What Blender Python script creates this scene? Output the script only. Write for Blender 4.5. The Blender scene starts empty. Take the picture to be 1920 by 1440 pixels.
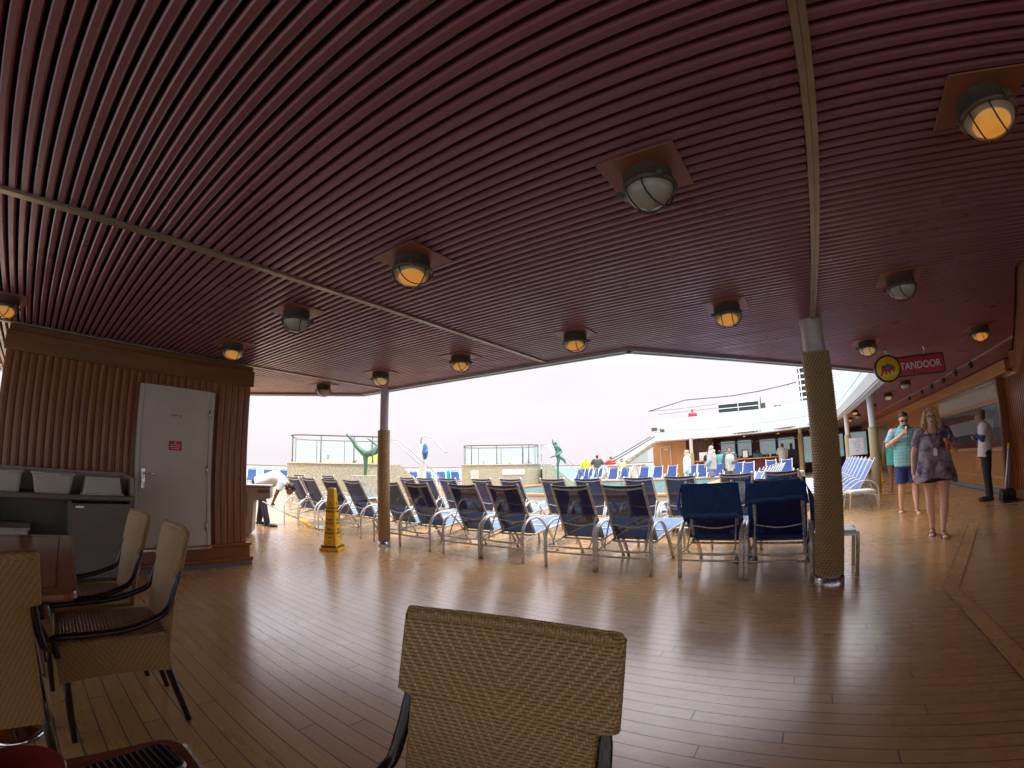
import bpy, bmesh, math, random
from mathutils import Vector, Matrix, Euler
random.seed(7)
PI = math.pi
S = bpy.context.scene
COL = S.collection

# ------------------------------------------------------------------ camera (wide action-camera fisheye)
YAW, PITCH, ROLL = 0.6014993, 0.1776280, -0.0183319
F_PX, K1, K2 = 860.69343, 0.0698506, 0.0022834
CAM_H = 1.25
def make_camera():
    c = bpy.data.cameras.new('camera'); o = bpy.data.objects.new('camera', c); COL.objects.link(o)
    f = Vector((-math.sin(YAW)*math.cos(PITCH), math.cos(YAW)*math.cos(PITCH), math.sin(PITCH)))
    r = f.cross(Vector((0, 0, 1))).normalized(); u = r.cross(f)
    r2 = math.cos(ROLL)*r + math.sin(ROLL)*u; u2 = -math.sin(ROLL)*r + math.cos(ROLL)*u
    m = Matrix((r2, u2, -f)).transposed().to_4x4(); m.translation = Vector((0, 0, CAM_H)); o.matrix_world = m
    c.type = 'PANO'; c.panorama_type = 'FISHEYE_LENS_POLYNOMIAL'
    c.sensor_width = 36; c.sensor_height = 27; c.sensor_fit = 'HORIZONTAL'; c.fisheye_fov = math.radians(178)
    # least squares fit of theta(r) for r in sensor mm
    import numpy as np
    th = np.linspace(0.001, 1.45, 400)
    rr = F_PX*th*(1+K1*th**2+K2*th**4)*36/1920
    A = np.stack([rr, rr**2, rr**3, rr**4], 1)
    k = np.linalg.lstsq(A, th, rcond=None)[0]
    c.fisheye_polynomial_k0 = 0
    c.fisheye_polynomial_k1 = -k[0]; c.fisheye_polynomial_k2 = -k[1]
    c.fisheye_polynomial_k3 = -k[2]; c.fisheye_polynomial_k4 = -k[3]
    c.clip_start = 0.02; c.clip_end = 30000
    S.camera = o
make_camera()

# ------------------------------------------------------------------ light: bright overcast sky and a soft sun
SUN_ELEV, SUN_AZ = math.radians(70), math.radians(115)      # azimuth measured from +Y towards +X
def make_world():
    w = bpy.data.worlds.new('World'); S.world = w; w.use_nodes = True
    nt = w.node_tree; nt.nodes.clear()
    out = nt.nodes.new('ShaderNodeOutputWorld'); bg = nt.nodes.new('ShaderNodeBackground')
    sky = nt.nodes.new('ShaderNodeTexSky'); sky.sky_type = 'NISHITA'; sky.sun_disc = False
    sky.sun_elevation = SUN_ELEV; sky.sun_rotation = SUN_AZ; sky.dust_density = 4; sky.air_density = 1.2
    tc = nt.nodes.new('ShaderNodeTexCoord'); mp = nt.nodes.new('ShaderNodeMapping'); mp.inputs['Scale'].default_value = (2.2, 2.2, 6)
    nz = nt.nodes.new('ShaderNodeTexNoise'); nz.inputs['Scale'].default_value = 1.6; nz.inputs['Detail'].default_value = 5
    cr = nt.nodes.new('ShaderNodeValToRGB')                        # cloud deck, a little thinner in places
    cr.color_ramp.elements[0].position = 0.3; cr.color_ramp.elements[0].color = (2.18, 2.03, 2.17, 1)
    cr.color_ramp.elements[1].position = 0.75; cr.color_ramp.elements[1].color = (2.30, 2.16, 2.30, 1)
    mx = nt.nodes.new('ShaderNodeMixRGB'); mx.inputs['Fac'].default_value = 0.93
    bg.inputs['Strength'].default_value = 0.10
    L = nt.links.new
    L(tc.outputs['Generated'], mp.inputs['Vector']); L(mp.outputs[0], nz.inputs['Vector']); L(nz.outputs['Fac'], cr.inputs['Fac'])
    sp = nt.nodes.new('ShaderNodeSeparateXYZ'); L(tc.outputs['Generated'], sp.inputs[0])
    mr = nt.nodes.new('ShaderNodeMapRange'); L(sp.outputs[2], mr.inputs[0])           # overcast luminance rises towards the zenith
    for i, v in enumerate((0.20, 0.85, 1.0, 4.4)): mr.inputs[i+1].default_value = v
    vm = nt.nodes.new('ShaderNodeVectorMath'); vm.operation = 'SCALE'; L(cr.outputs[0], vm.inputs[0]); L(mr.outputs[0], vm.inputs['Scale'])
    L(sky.outputs[0], mx.inputs[1]); L(vm.outputs[0], mx.inputs[2]); L(mx.outputs[0], bg.inputs['Color']); L(bg.outputs[0], out.inputs[0])
make_world()
sl = bpy.data.lights.new('sun', 'SUN'); sl.energy = 0.8; sl.angle = math.radians(12); sl.color = (1, 0.95, 0.86)
so = bpy.data.objects.new('sun', sl); COL.objects.link(so)
so.rotation_euler = (PI/2-SUN_ELEV, 0, PI-SUN_AZ)
so.location = (0, 0, 30)
S.view_settings.view_transform = 'Standard'; S.view_settings.look = 'None'; S.view_settings.gamma = 1
S.view_settings.use_curve_mapping = False
S.view_settings.exposure = 2.15
S.cycles.max_bounces = 10; S.cycles.diffuse_bounces = 5; S.cycles.transparent_max_bounces = 24
S.cycles.caustics_reflective = False; S.cycles.caustics_refractive = False
S.cycles.use_denoising = True
S.cycles.sample_clamp_indirect = 8

# ------------------------------------------------------------------ materials
MATS = {}
def nmat(name):
    m = bpy.data.materials.new(name); m.use_nodes = True; nt = m.node_tree
    b = nt.nodes['Principled BSDF']; MATS[name] = m
    return m, nt, b, nt.links.new
def V(nt, op, a, b=None, c=None):
    n = nt.nodes.new('ShaderNodeMath'); n.operation = op
    for i, x in enumerate((a, b, c)):
        if x is None: continue
        if isinstance(x, (int, float)): n.inputs[i].default_value = x
        else: nt.links.new(x, n.inputs[i])
    return n.outputs[0]
def mixc(nt, fac, a, b, mode='MIX'):
    n = nt.nodes.new('ShaderNodeMixRGB'); n.blend_type = mode
    for i, x in zip((0, 1, 2), (fac, a, b)):
        if isinstance(x, (int, float)): n.inputs[i].default_value = x
        elif isinstance(x, tuple): n.inputs[i].default_value = (*x, 1) if len(x) == 3 else x
        else: nt.links.new(x, n.inputs[i])
    return n.outputs[0]
def noise(nt, vec, scale, detail=4, rough=0.55):
    n = nt.nodes.new('ShaderNodeTexNoise'); n.inputs['Scale'].default_value = scale; n.inputs['Detail'].default_value = detail
    n.inputs['Roughness'].default_value = rough
    if vec is not None: nt.links.new(vec, n.inputs['Vector'])
    return n.outputs['Fac']
def mapr(nt, x, a, b, c, d):
    n = nt.nodes.new('ShaderNodeMapRange'); nt.links.new(x, n.inputs[0])
    for i, v in enumerate((a, b, c, d)): n.inputs[i+1].default_value = v
    return n.outputs[0]
def geo_pos(nt): return nt.nodes.new('ShaderNodeNewGeometry').outputs['Position']
def obj_co(nt): return nt.nodes.new('ShaderNodeTexCoord').outputs['Object']
def scaled(nt, vec, s):
    n = nt.nodes.new('ShaderNodeMapping'); n.inputs['Scale'].default_value = s; nt.links.new(vec, n.inputs['Vector']); return n.outputs[0]
def bump(nt, b, h, dist, strength=1.0):
    n = nt.nodes.new('ShaderNodeBump'); n.inputs['Distance'].default_value = dist; n.inputs['Strength'].default_value = strength
    nt.links.new(h, n.inputs['Height']); nt.links.new(n.outputs[0], b.inputs['Normal'])

def plain(name, col, rough=0.5, metal=0.0, var=0.12, scale=9.0, rvar=0.12, spec=None, trans=0.0, bmp=0.0, emis=None):
    """painted / plastic / cloth / metal surface with slight patchiness in colour and gloss"""
    m, nt, b, L = nmat(name)
    co = obj_co(nt); nz = noise(nt, co, scale, 6, 0.6)
    v = mapr(nt, nz, 0.25, 0.75, 1-var, 1+var)
    hs = nt.nodes.new('ShaderNodeHueSaturation'); hs.inputs['Color'].default_value = (*col, 1); L(v, hs.inputs['Value'])
    L(hs.outputs[0], b.inputs['Base Color'])
    L(mapr(nt, noise(nt, co, scale*2.3, 4), 0.3, 0.7, max(0.03, rough-rvar), min(1, rough+rvar)), b.inputs['Roughness'])
    b.inputs['Metallic'].default_value = metal
    if spec is not None: b.inputs['Specular IOR Level'].default_value = spec
    if bmp: bump(nt, b, noise(nt, co, scale*6, 5), bmp)
    if trans:
        t = nt.nodes.new('ShaderNodeBsdfTransparent'); mxs = nt.nodes.new('ShaderNodeMixShader'); mxs.inputs[0].default_value = trans
        out = nt.nodes['Material Output']; L(b.outputs[0], mxs.inputs[1]); L(t.outputs[0], mxs.inputs[2]); L(mxs.outputs[0], out.inputs[0])
    if emis: b.inputs['Emission Color'].default_value = (*emis[0], 1); b.inputs['Emission Strength'].default_value = emis[1]
    return m
def wood(name, c1, c2, rough=0.3, axis='z', scale=1.0, gloss_var=0.1, coat=0.0):
    m, nt, b, L = nmat(name)
    co = obj_co(nt)
    s = {'x': (0.7, 9, 9), 'y': (9, 0.7, 9), 'z': (9, 9, 0.7)}[axis]
    sc = scaled(nt, co, tuple(k*scale for k in s))
    n1 = noise(nt, sc, 2.2, 8, 0.65); n2 = noise(nt, sc, 9, 5, 0.7)
    f = V(nt, 'ADD', V(nt, 'MULTIPLY', n1, 0.7), V(nt, 'MULTIPLY', n2, 0.3))
    L(mixc(nt, mapr(nt, f, 0.32, 0.68, 0, 1), c1, c2), b.inputs['Base Color'])
    L(mapr(nt, n2, 0.2, 0.8, rough-gloss_var, rough+gloss_var), b.inputs['Roughness'])
    b.inputs['Coat Weight'].default_value = coat; b.inputs['Coat Roughness'].default_value = 0.12
    bump(nt, b, n2, 0.0006)
    return m
def wicker(name, c1, c2, rough=0.33, k=1.0):
    """flat strand twill weave, reversing on the centre line; UV in metres"""
    m, nt, b, L = nmat(name)
    uv = nt.nodes.new('ShaderNodeUVMap').outputs[0]
    sp = nt.nodes.new('ShaderNodeSeparateXYZ'); L(uv, sp.inputs[0])
    U = V(nt, 'DIVIDE', sp.outputs[0], 0.0062*k); W = V(nt, 'DIVIDE', sp.outputs[1], 0.0082*k); KK = k
    col = V(nt, 'FLOOR', V(nt, 'ABSOLUTE', U)); row = V(nt, 'FLOOR', W)
    k = V(nt, 'PINGPONG', V(nt, 'ADD', col, row), 2.0)
    k = V(nt, 'FLOORED_MODULO', V(nt, 'SUBTRACT', V(nt, 'ADD', row, 4000.0), col), 4.0)
    isv = V(nt, 'LESS_THAN', k, 0.5)
    fu = V(nt, 'FRACT', V(nt, 'ABSOLUTE', U)); fw = V(nt, 'FRACT', W)
    hv = V(nt, 'SINE', V(nt, 'MULTIPLY', fu, PI)); hh = V(nt, 'SINE', V(nt, 'MULTIPLY', fw, PI))
    hv = V(nt, 'POWER', V(nt, 'MAXIMUM', hv, 0.0), 0.5); hh = V(nt, 'POWER', V(nt, 'MAXIMUM', hh, 0.0), 0.5)
    h = V(nt, 'ADD', V(nt, 'MULTIPLY', isv, V(nt, 'ADD', V(nt, 'MULTIPLY', hv, 0.6), 0.75)), V(nt, 'MULTIPLY', V(nt, 'SUBTRACT', 1.0, isv), hh))
    nz = noise(nt, scaled(nt, uv, (60, 60, 60)), 2.0, 4)
    basec = mixc(nt, mapr(nt, nz, 0.3, 0.7, 0, 1), c1, c2)
    dark = mapr(nt, h, 0.1, 0.7, 0.5, 1.0)          # colour darkened down between the strands
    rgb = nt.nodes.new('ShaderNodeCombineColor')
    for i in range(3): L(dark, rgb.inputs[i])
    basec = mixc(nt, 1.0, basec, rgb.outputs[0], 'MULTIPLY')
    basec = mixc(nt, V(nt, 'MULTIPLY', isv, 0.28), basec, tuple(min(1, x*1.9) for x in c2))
    L(basec, b.inputs['Base Color']); b.inputs['Roughness'].default_value = rough
    bump(nt, b, h, 0.0022*KK)
    return m
def glassy(name, col, fac=0.6, rough=0.05):
    m, nt, b, L = nmat(name)
    b.inputs['Base Color'].default_value = (*col, 1); b.inputs['Roughness'].default_value = rough
    nz = noise(nt, obj_co(nt), 3.0, 4); L(mapr(nt, nz, 0.3, 0.7, rough*0.6, rough*1.6), b.inputs['Roughness'])
    t = nt.nodes.new('ShaderNodeBsdfTransparent'); t.inputs[0].default_value = (*[0.5+0.5*c for c in col], 1)
    mxs = nt.nodes.new('ShaderNodeMixShader'); mxs.inputs[0].default_value = fac
    out = nt.nodes['Material Output']; L(b.outputs[0], mxs.inputs[1]); L(t.outputs[0], mxs.inputs[2]); L(mxs.outputs[0], out.inputs[0])
    return m
def glow(name, col, strength):
    m, nt, b, L = nmat(name)
    b.inputs['Base Color'].default_value = (*col, 1)
    nz = noise(nt, obj_co(nt), 14, 3); L(mapr(nt, nz, 0.2, 0.8, strength*0.8, strength*1.2), b.inputs['Emission Strength'])
    b.inputs['Emission Color'].default_value = (*col, 1)
    return m

def deck_material(name, along='x'):
    m, nt, b, L = nmat(name)
    p = geo_pos(nt) if along == 'x' else nt.nodes.new('ShaderNodeUVMap').outputs[0]
    sp = nt.nodes.new('ShaderNodeSeparateXYZ'); L(p, sp.inputs[0])
    ax, ay = (sp.outputs[0], sp.outputs[1])
    W = 0.1
    r = V(nt, 'DIVIDE', ay, W); row = V(nt, 'FLOOR', r); fr = V(nt, 'FRACT', r)
    wn = nt.nodes.new('ShaderNodeTexWhiteNoise'); wn.noise_dimensions = '1D'; L(row, wn.inputs['W'])
    off = V(nt, 'ADD', V(nt, 'DIVIDE', ax, 2.3), V(nt, 'MULTIPLY', wn.outputs['Value'], 7.0))
    seg = V(nt, 'FLOOR', off); fs = V(nt, 'FRACT', off)
    cc = nt.nodes.new('ShaderNodeCombineXYZ'); L(row, cc.inputs[0]); L(seg, cc.inputs[1])
    wn2 = nt.nodes.new('ShaderNodeTexWhiteNoise'); wn2.noise_dimensions = '2D'; L(cc.outputs[0], wn2.inputs['Vector'])
    tint = wn2.outputs['Value']
    jo = V(nt, 'LESS_THAN', fr, 0.065)
    jb = V(nt, 'LESS_THAN', fs, 0.0028)
    joint = V(nt, 'MAXIMUM', jo, jb)
    if along != 'x': joint = V(nt, 'MULTIPLY', joint, 0.0)
    g = scaled(nt, p, (1.3, 26, 1)); gn = noise(nt, g, 2.4, 6, 0.65)
    big = noise(nt, scaled(nt, p, (0.8, 0.8, 0.8)), 0.9, 6, 0.65)
    base = mixc(nt, mapr(nt, gn, 0.3, 0.7, 0, 1), (0.49, 0.278, 0.10), (0.63, 0.388, 0.152))
    base = mixc(nt, mapr(nt, tint, 0, 1, 0.0, 0.3), base, (0.27, 0.135, 0.05))
    base = mixc(nt, mapr(nt, big, 0.5, 0.85, 0, 0.16), base, (0.30, 0.20, 0.11))
    stain = noise(nt, scaled(nt, p, (1.7, 1.7, 1.7)), 2.6, 9, 0.75)
    base = mixc(nt, mapr(nt, stain, 0.66, 0.84, 0, 0.12), base, (0.13, 0.07, 0.03))
    col = mixc(nt, joint, base, (0.035, 0.022, 0.014))
    L(col, b.inputs['Base Color'])
    wet = noise(nt, scaled(nt, p, (0.55, 0.55, 0.55)), 1.3, 5, 0.6)
    smear = noise(nt, scaled(nt, p, (3, 9, 3)), 2.0, 6, 0.7)
    pud = noise(nt, scaled(nt, p, (1, 2.2, 1)), 2.1, 7, 0.62); pm = mapr(nt, pud, 0.60, 0.66, 0, 1)
    ro = V(nt, 'ADD', V(nt, 'SUBTRACT', mapr(nt, wet, 0.36, 0.62, 0.21, 0.34), V(nt, 'MULTIPLY', pm, 0.05)), mapr(nt, smear, 0.3, 0.7, -0.035, 0.06))
    L(V(nt, 'ADD', ro, V(nt, 'MULTIPLY', joint, 0.25)), b.inputs['Roughness'])
    b.inputs['IOR'].default_value = 1.75; b.inputs['Coat Weight'].default_value = 0.7; b.inputs['Coat IOR'].default_value = 1.6; b.inputs['Coat Roughness'].default_value = 0.2
    hgt = V(nt, 'SUBTRACT', V(nt, 'MULTIPLY', gn, 0.12), joint)
    bump(nt, b, hgt, 0.0012)
    return m
def terrazzo(name):
    m, nt, b, L = nmat(name)
    co = obj_co(nt)
    vo = nt.nodes.new('ShaderNodeTexVoronoi'); vo.inputs['Scale'].default_value = 14; L(co, vo.inputs['Vector'])
    n = noise(nt, co, 22, 6, 0.7)
    c = mixc(nt, mapr(nt, n, 0.35, 0.65, 0, 1), (0.19, 0.20, 0.15), (0.52, 0.50, 0.38))
    c = mixc(nt, mapr(nt, vo.outputs['Distance'], 0.0, 0.5, 0.5, 0), c, (0.62, 0.60, 0.42))
    L(c, b.inputs['Base Color']); b.inputs['Roughness'].default_value = 0.35
    return m
def rope_mat(name):
    m, nt, b, L = nmat(name)
    uv = nt.nodes.new('ShaderNodeUVMap').outputs[0]; sp = nt.nodes.new('ShaderNodeSeparateXYZ'); L(uv, sp.inputs[0])
    tw = V(nt, 'ADD', V(nt, 'MULTIPLY', sp.outputs[0], 1/0.033), V(nt, 'MULTIPLY', sp.outputs[1], 1/0.034))
    s = V(nt, 'ABSOLUTE', V(nt, 'SINE', V(nt, 'MULTIPLY', tw, PI)))
    nz = noise(nt, scaled(nt, uv, (90, 90, 90)), 3, 4)
    c = mixc(nt, mapr(nt, nz, 0.3, 0.7, 0, 1), (0.47, 0.31, 0.15), (0.62, 0.43, 0.215))
    c = mixc(nt, mapr(nt, s, 0.0, 0.75, 0.95, 0), c, (0.05, 0.028, 0.012))
    L(c, b.inputs['Base Color']); b.inputs['Roughness'].default_value = 0.55
    bump(nt, b, V(nt, 'POWER', s, 0.6), 0.009)
    return m
def tiedye(name):
    m, nt, b, L = nmat(name)
    co = obj_co(nt); n1 = noise(nt, co, 5.5, 8, 0.72); n2 = noise(nt, scaled(nt, co, (1, 1, 1.4)), 9, 7, 0.7); n3 = noise(nt, co, 30, 4)
    c = mixc(nt, mapr(nt, n1, 0.42, 0.58, 0, 1), (0.06, 0.04, 0.08), (0.36, 0.32, 0.36))
    c = mixc(nt, mapr(nt, n2, 0.54, 0.66, 0, 0.8), c, (0.28, 0.13, 0.42))
    c = mixc(nt, mapr(nt, n1, 0.62, 0.72, 0, 0.8), c, (0.36, 0.50, 0.48))
    c = mixc(nt, mapr(nt, n3, 0.62, 0.7, 0, 0.5), c, (0.4, 0.38, 0.42))
    L(c, b.inputs['Base Color']); b.inputs['Roughness'].default_value = 0.85
    return m
def striped(name, c1, c2, period=0.06, duty=0.3):
    m, nt, b, L = nmat(name)
    sp = nt.nodes.new('ShaderNodeSeparateXYZ'); L(obj_co(nt), sp.inputs[0])
    f = V(nt, 'FRACT', V(nt, 'DIVIDE', sp.outputs[2], period)); k = V(nt, 'LESS_THAN', f, duty)
    f2 = V(nt, 'FRACT', V(nt, 'DIVIDE', sp.outputs[2], period*0.37)); k2 = V(nt, 'MULTIPLY', V(nt, 'LESS_THAN', f2, 0.3), 0.35)
    c = mixc(nt, V(nt, 'MAXIMUM', k, k2), c1, c2)
    L(c, b.inputs['Base Color']); b.inputs['Roughness'].default_value = 0.85
    bump(nt, b, noise(nt, obj_co(nt), 9, 4), 0.01)
    return m
def sling_mat(name, c, trans):
    m, nt, b, L = nmat(name)
    co = obj_co(nt)
    nz = noise(nt, scaled(nt, co, (60, 2, 2)), 2, 4)
    L(mixc(nt, mapr(nt, nz, 0.3, 0.7, 0, 1), tuple(x*0.75 for x in c), tuple(x*1.25 for x in c)), b.inputs['Base Color'])
    b.inputs['Roughness'].default_value = 0.55; b.inputs['Specular IOR Level'].default_value = 0.18
    t = nt.nodes.new('ShaderNodeBsdfTransparent'); mxs = nt.nodes.new('ShaderNodeMixShader'); mxs.inputs[0].default_value = trans
    out = nt.nodes['Material Output']; L(b.outputs[0], mxs.inputs[1]); L(t.outputs[0], mxs.inputs[2]); L(mxs.outputs[0], out.inputs[0])
    return m
def water_mat(name, c, rough, bsc, bd):
    m, nt, b, L = nmat(name)
    p = geo_pos(nt); b.inputs['Roughness'].default_value = rough
    n = noise(nt, scaled(nt, p, (bsc, bsc*0.6, 1)), 1.0, 7, 0.6); bump(nt, b, n, bd)
    L(mixc(nt, mapr(nt, n, 0.3, 0.7, 0, 1), tuple(x*0.85 for x in c), tuple(x*1.15 for x in c)), b.inputs['Base Color'])
    return m

M_slat = plain('maroon_slat', (0.262, 0.108, 0.158), 0.34, var=0.10, scale=1.5, rvar=0.08)
M_ceilback = plain('ceiling_backing', (0.012, 0.004, 0.006), 0.8)
M_alu = plain('seam_aluminium', (0.40, 0.33, 0.24), 0.45, 0.6, scale=3)
M_plate = plain('lamp_plate_paint', (0.30, 0.115, 0.07), 0.5, scale=6)
M_housing = plain('lamp_housing', (0.10, 0.078, 0.06), 0.5, 0.0, scale=20)
M_guard = plain('lamp_guard', (0.05, 0.042, 0.032), 0.45, 0.4, scale=20)
M_globe = glassy('lamp_globe_glass', (0.56, 0.52, 0.44), 0.25, 0.12)
M_globe_warm = glassy('lamp_globe_warm', (0.52, 0.46, 0.32), 0.35, 0.12)
M_bulb = glow('lamp_bulb_lit', (1.0, 0.46, 0.05), 0.27)
M_bulb_pale = glow('lamp_bulb_pale', (1.0, 0.68, 0.30), 0.17)
M_bulb_off = plain('lamp_bulb_off', (0.55, 0.54, 0.50), 0.4)
M_deck = deck_material('teak_deck')
M_border = deck_material('teak_border', 'uv')
M_caulk = plain('deck_caulk', (0.03, 0.02, 0.014), 0.7)
M_wood = wood('varnished_wood', (0.165, 0.052, 0.014), (0.33, 0.120, 0.036), 0.33, 'z', coat=0.1)
M_woodh = wood('varnished_wood_rail', (0.14, 0.050, 0.014), (0.27, 0.105, 0.03), 0.36, 'y', coat=0.1)
M_woodlt = wood('honey_wood', (0.30, 0.12, 0.03), (0.50, 0.23, 0.07), 0.35, 'y')
M_woodwall = wood('walkway_wood', (0.42, 0.20, 0.065), (0.56, 0.29, 0.105), 0.3, 'z', coat=0.2)
M_orange = wood('pool_rail_wood', (0.42, 0.16, 0.05), (0.60, 0.27, 0.09), 0.4, 'x')
M_table = wood('table_wood', (0.22, 0.072, 0.024), (0.37, 0.135, 0.043), 0.16, 'y', coat=0.7)
M_inlay = plain('dark_inlay', (0.03, 0.012, 0.008), 0.3)
M_door = plain('door_paint', (0.58, 0.545, 0.50), 0.38, var=0.07, scale=4, rvar=0.1, bmp=0.0004)
M_doorframe = plain('door_frame_paint', (0.58, 0.55, 0.50), 0.35, var=0.06)
M_steel = plain('brushed_steel', (0.50, 0.50, 0.50), 0.28, 0.95, scale=12)
M_chrome = plain('chrome', (0.75, 0.75, 0.75), 0.12, 1.0, rvar=0.05)
M_red = plain('red_sign', (0.50, 0.025, 0.02), 0.4)
M_white = plain('white_paint', (0.78, 0.80, 0.79), 0.4, var=0.05, scale=2, rvar=0.08)
M_fascia = plain('fascia_paint', (0.62, 0.78, 0.80), 0.35, var=0.06, scale=0.8, rvar=0.06)
M_groove = plain('panel_joint', (0.38, 0.42, 0.43), 0.6)
M_edge = plain('roof_edge_paint', (0.36, 0.37, 0.36), 0.4, var=0.1)
M_navyblack = plain('dark_navy_trousers', (0.018, 0.02, 0.035), 0.85)
M_rope = rope_mat('manila_rope')
M_colpaint = plain('column_paint', (0.43, 0.36, 0.39), 0.3, var=0.06)
M_colgreen = plain('column_pale_paint', (0.62, 0.66, 0.60), 0.4, var=0.06)
M_frame = plain('lounger_aluminium', (0.60, 0.60, 0.57), 0.28, 0.3, var=0.08, scale=15)
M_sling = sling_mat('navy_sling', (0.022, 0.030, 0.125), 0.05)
M_sling_seat = sling_mat('seat_sling', (0.12, 0.20, 0.36), 0.06)  # paler blue than the backrest sling: sky reflection put into the seat colour
M_sling_far = sling_mat('blue_sling', (0.020, 0.055, 0.20), 0.04)
M_sling_lt = sling_mat('light_blue_sling', (0.11, 0.20, 0.42), 0.05)
M_black = plain('black_plastic', (0.014, 0.014, 0.016), 0.35)
M_blackfab = plain('black_cloth', (0.016, 0.016, 0.022), 0.85)
M_towel = plain('navy_towel', (0.026, 0.080, 0.27), 0.95, var=0.25, scale=35, bmp=0.004, spec=0.1)
M_towel_cyan = plain('cyan_towel', (0.02, 0.42, 0.72), 0.9, var=0.1, scale=20, bmp=0.003)
M_towel_band = plain('towel_band', (0.05, 0.12, 0.33), 0.9, var=0.1, scale=30)
M_wick = wicker('wicker_honey', (0.33, 0.205, 0.080), (0.45, 0.298, 0.122))
M_wick_seat = wicker('wicker_seat', (0.24, 0.14, 0.09), (0.44, 0.28, 0.18), 0.25, 2.0)
M_armwood = plain('dark_bent_wood', (0.020, 0.013, 0.011), 0.28, var=0.2)
M_grey = plain('grey_laminate', (0.155, 0.14, 0.142), 0.45, var=0.08)
M_greydk = plain('dark_recess', (0.035, 0.032, 0.032), 0.6)
M_bin = plain('grey_bin', (0.50, 0.51, 0.49), 0.45, var=0.06)
M_cart = plain('cart_grey', (0.36, 0.34, 0.335), 0.5, var=0.06)
M_yellow = plain('yellow_plastic', (0.92, 0.55, 0.014), 0.33, var=0.06)
M_ink = plain('black_ink', (0.02, 0.018, 0.015), 0.5)
M_dark_rub = plain('dark_rubber', (0.02, 0.02, 0.02), 0.7)
M_terr = terrazzo('terrazzo')
M_glass = glassy('clear_glass', (0.75, 0.90, 0.88), 0.82, 0.04)
M_clear = glassy('picture_glass', (0.5, 0.5, 0.5), 0.95, 0.03)
M_railglass = glassy('aqua_rail_glass', (0.35, 0.80, 0.78), 0.35, 0.06)
M_window = glassy('tinted_window', (0.45, 0.62, 0.62), 0.6, 0.05)
M_bronze = plain('verdigris_bronze', (0.06, 0.145, 0.09), 0.5, 0.2, var=0.35, scale=12)
M_bronze2 = plain('verdigris_bronze_pale', (0.07, 0.19, 0.145), 0.5, 0.2, var=0.3, scale=12)
M_pool = water_mat('pool_water', (0.07, 0.27, 0.31), 0.06, 3, 0.02)
M_tile = plain('pool_tile', (0.42, 0.50, 0.48), 0.3)
M_sea = water_mat('sea', (0.15, 0.225, 0.235), 0.35, 0.05, 0.6)
M_maroonwall = plain('maroon_wall', (0.10, 0.02, 0.03), 0.5)
M_darkwall = wood('dark_panelling', (0.030, 0.010, 0.007), (0.07, 0.022, 0.012), 0.3, 'z')
M_louver = plain('louver_dark', (0.05, 0.06, 0.06), 0.5)
M_skin = plain('skin', (0.68, 0.41, 0.30), 0.5, var=0.07, scale=14)
M_skin2 = plain('skin_tan', (0.42, 0.21, 0.13), 0.5, var=0.07, scale=14)
M_skin3 = plain('skin_brown', (0.24, 0.11, 0.06), 0.5, var=0.07, scale=14)
M_lips = plain('lips', (0.45, 0.13, 0.11), 0.4)
M_eye = plain('eye_dark', (0.03, 0.02, 0.015), 0.2)
M_blond = plain('blond_hair', (0.52, 0.38, 0.17), 0.5, var=0.35, scale=40, bmp=0.006)
M_brown = plain('brown_hair', (0.07, 0.035, 0.018), 0.5, var=0.3, scale=40, bmp=0.004)
M_blackhair = plain('black_hair', (0.012, 0.011, 0.012), 0.45, var=0.3, scale=40, bmp=0.004)
M_greyhair = plain('grey_hair', (0.5, 0.48, 0.45), 0.6, var=0.2, scale=40, bmp=0.003)
M_tunic = tiedye('tie_dye_cloth')
M_polo = striped('aqua_striped_polo', (0.27, 0.58, 0.60), (0.17, 0.44, 0.49))
M_mint = plain('mint_cloth', (0.10, 0.66, 0.52), 0.8, bmp=0.004)
M_navy = plain('navy_cloth', (0.025, 0.05, 0.20), 0.85, bmp=0.004)
M_tee = plain('white_tee', (0.66, 0.66, 0.76), 0.85, var=0.06, bmp=0.006)
M_tee2 = plain('white_shirt', (0.72, 0.76, 0.82), 0.85, var=0.05, bmp=0.006)
M_greycloth = plain('grey_hoodie', (0.42, 0.45, 0.43), 0.9, bmp=0.006)
M_whitecloth = plain('white_hoodie', (0.66, 0.69, 0.66), 0.9, bmp=0.006)
M_dkgrey = plain('dark_grey_cloth', (0.075, 0.08, 0.09), 0.9)
M_purple = plain('purple_shorts', (0.22, 0.22, 0.45), 0.9)
M_yel = plain('yellow_cloth', (0.80, 0.66, 0.06), 0.85)
M_palyel = plain('pale_yellow_cloth', (0.78, 0.72, 0.35), 0.85)
M_rescue = plain('red_cloth', (0.62, 0.02, 0.06), 0.8)
M_aqua = plain('aqua_cloth', (0.10, 0.42, 0.50), 0.85)
M_khaki = plain('khaki_cap', (0.28, 0.20, 0.13), 0.85)
M_sandal = plain('sandal_brown', (0.05, 0.03, 0.02), 0.5)
M_cone = plain('wafer_cone', (0.55, 0.32, 0.12), 0.7)
M_cream = plain('ice_cream', (0.8, 0.74, 0.6), 0.5)
M_drink = plain('red_drink', (0.42, 0.05, 0.03), 0.2)
M_lime = plain('citrus_slice', (0.65, 0.6, 0.1), 0.4)
M_signyel = plain('sign_yellow', (0.85, 0.60, 0.01), 0.35, var=0.04)
M_signred = plain('sign_red', (0.50, 0.03, 0.035), 0.35, var=0.06)
M_signblk = plain('sign_black', (0.02, 0.012, 0.03), 0.35)
M_eleph = plain('elephant_red', (0.40, 0.035, 0.03), 0.4)
M_blue = plain('blue_plastic', (0.03, 0.14, 0.38), 0.4)
M_poster = plain('poster_white', (0.74, 0.76, 0.80), 0.5)
M_ink_grey = plain('print_grey', (0.30, 0.30, 0.34), 0.5)
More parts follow.
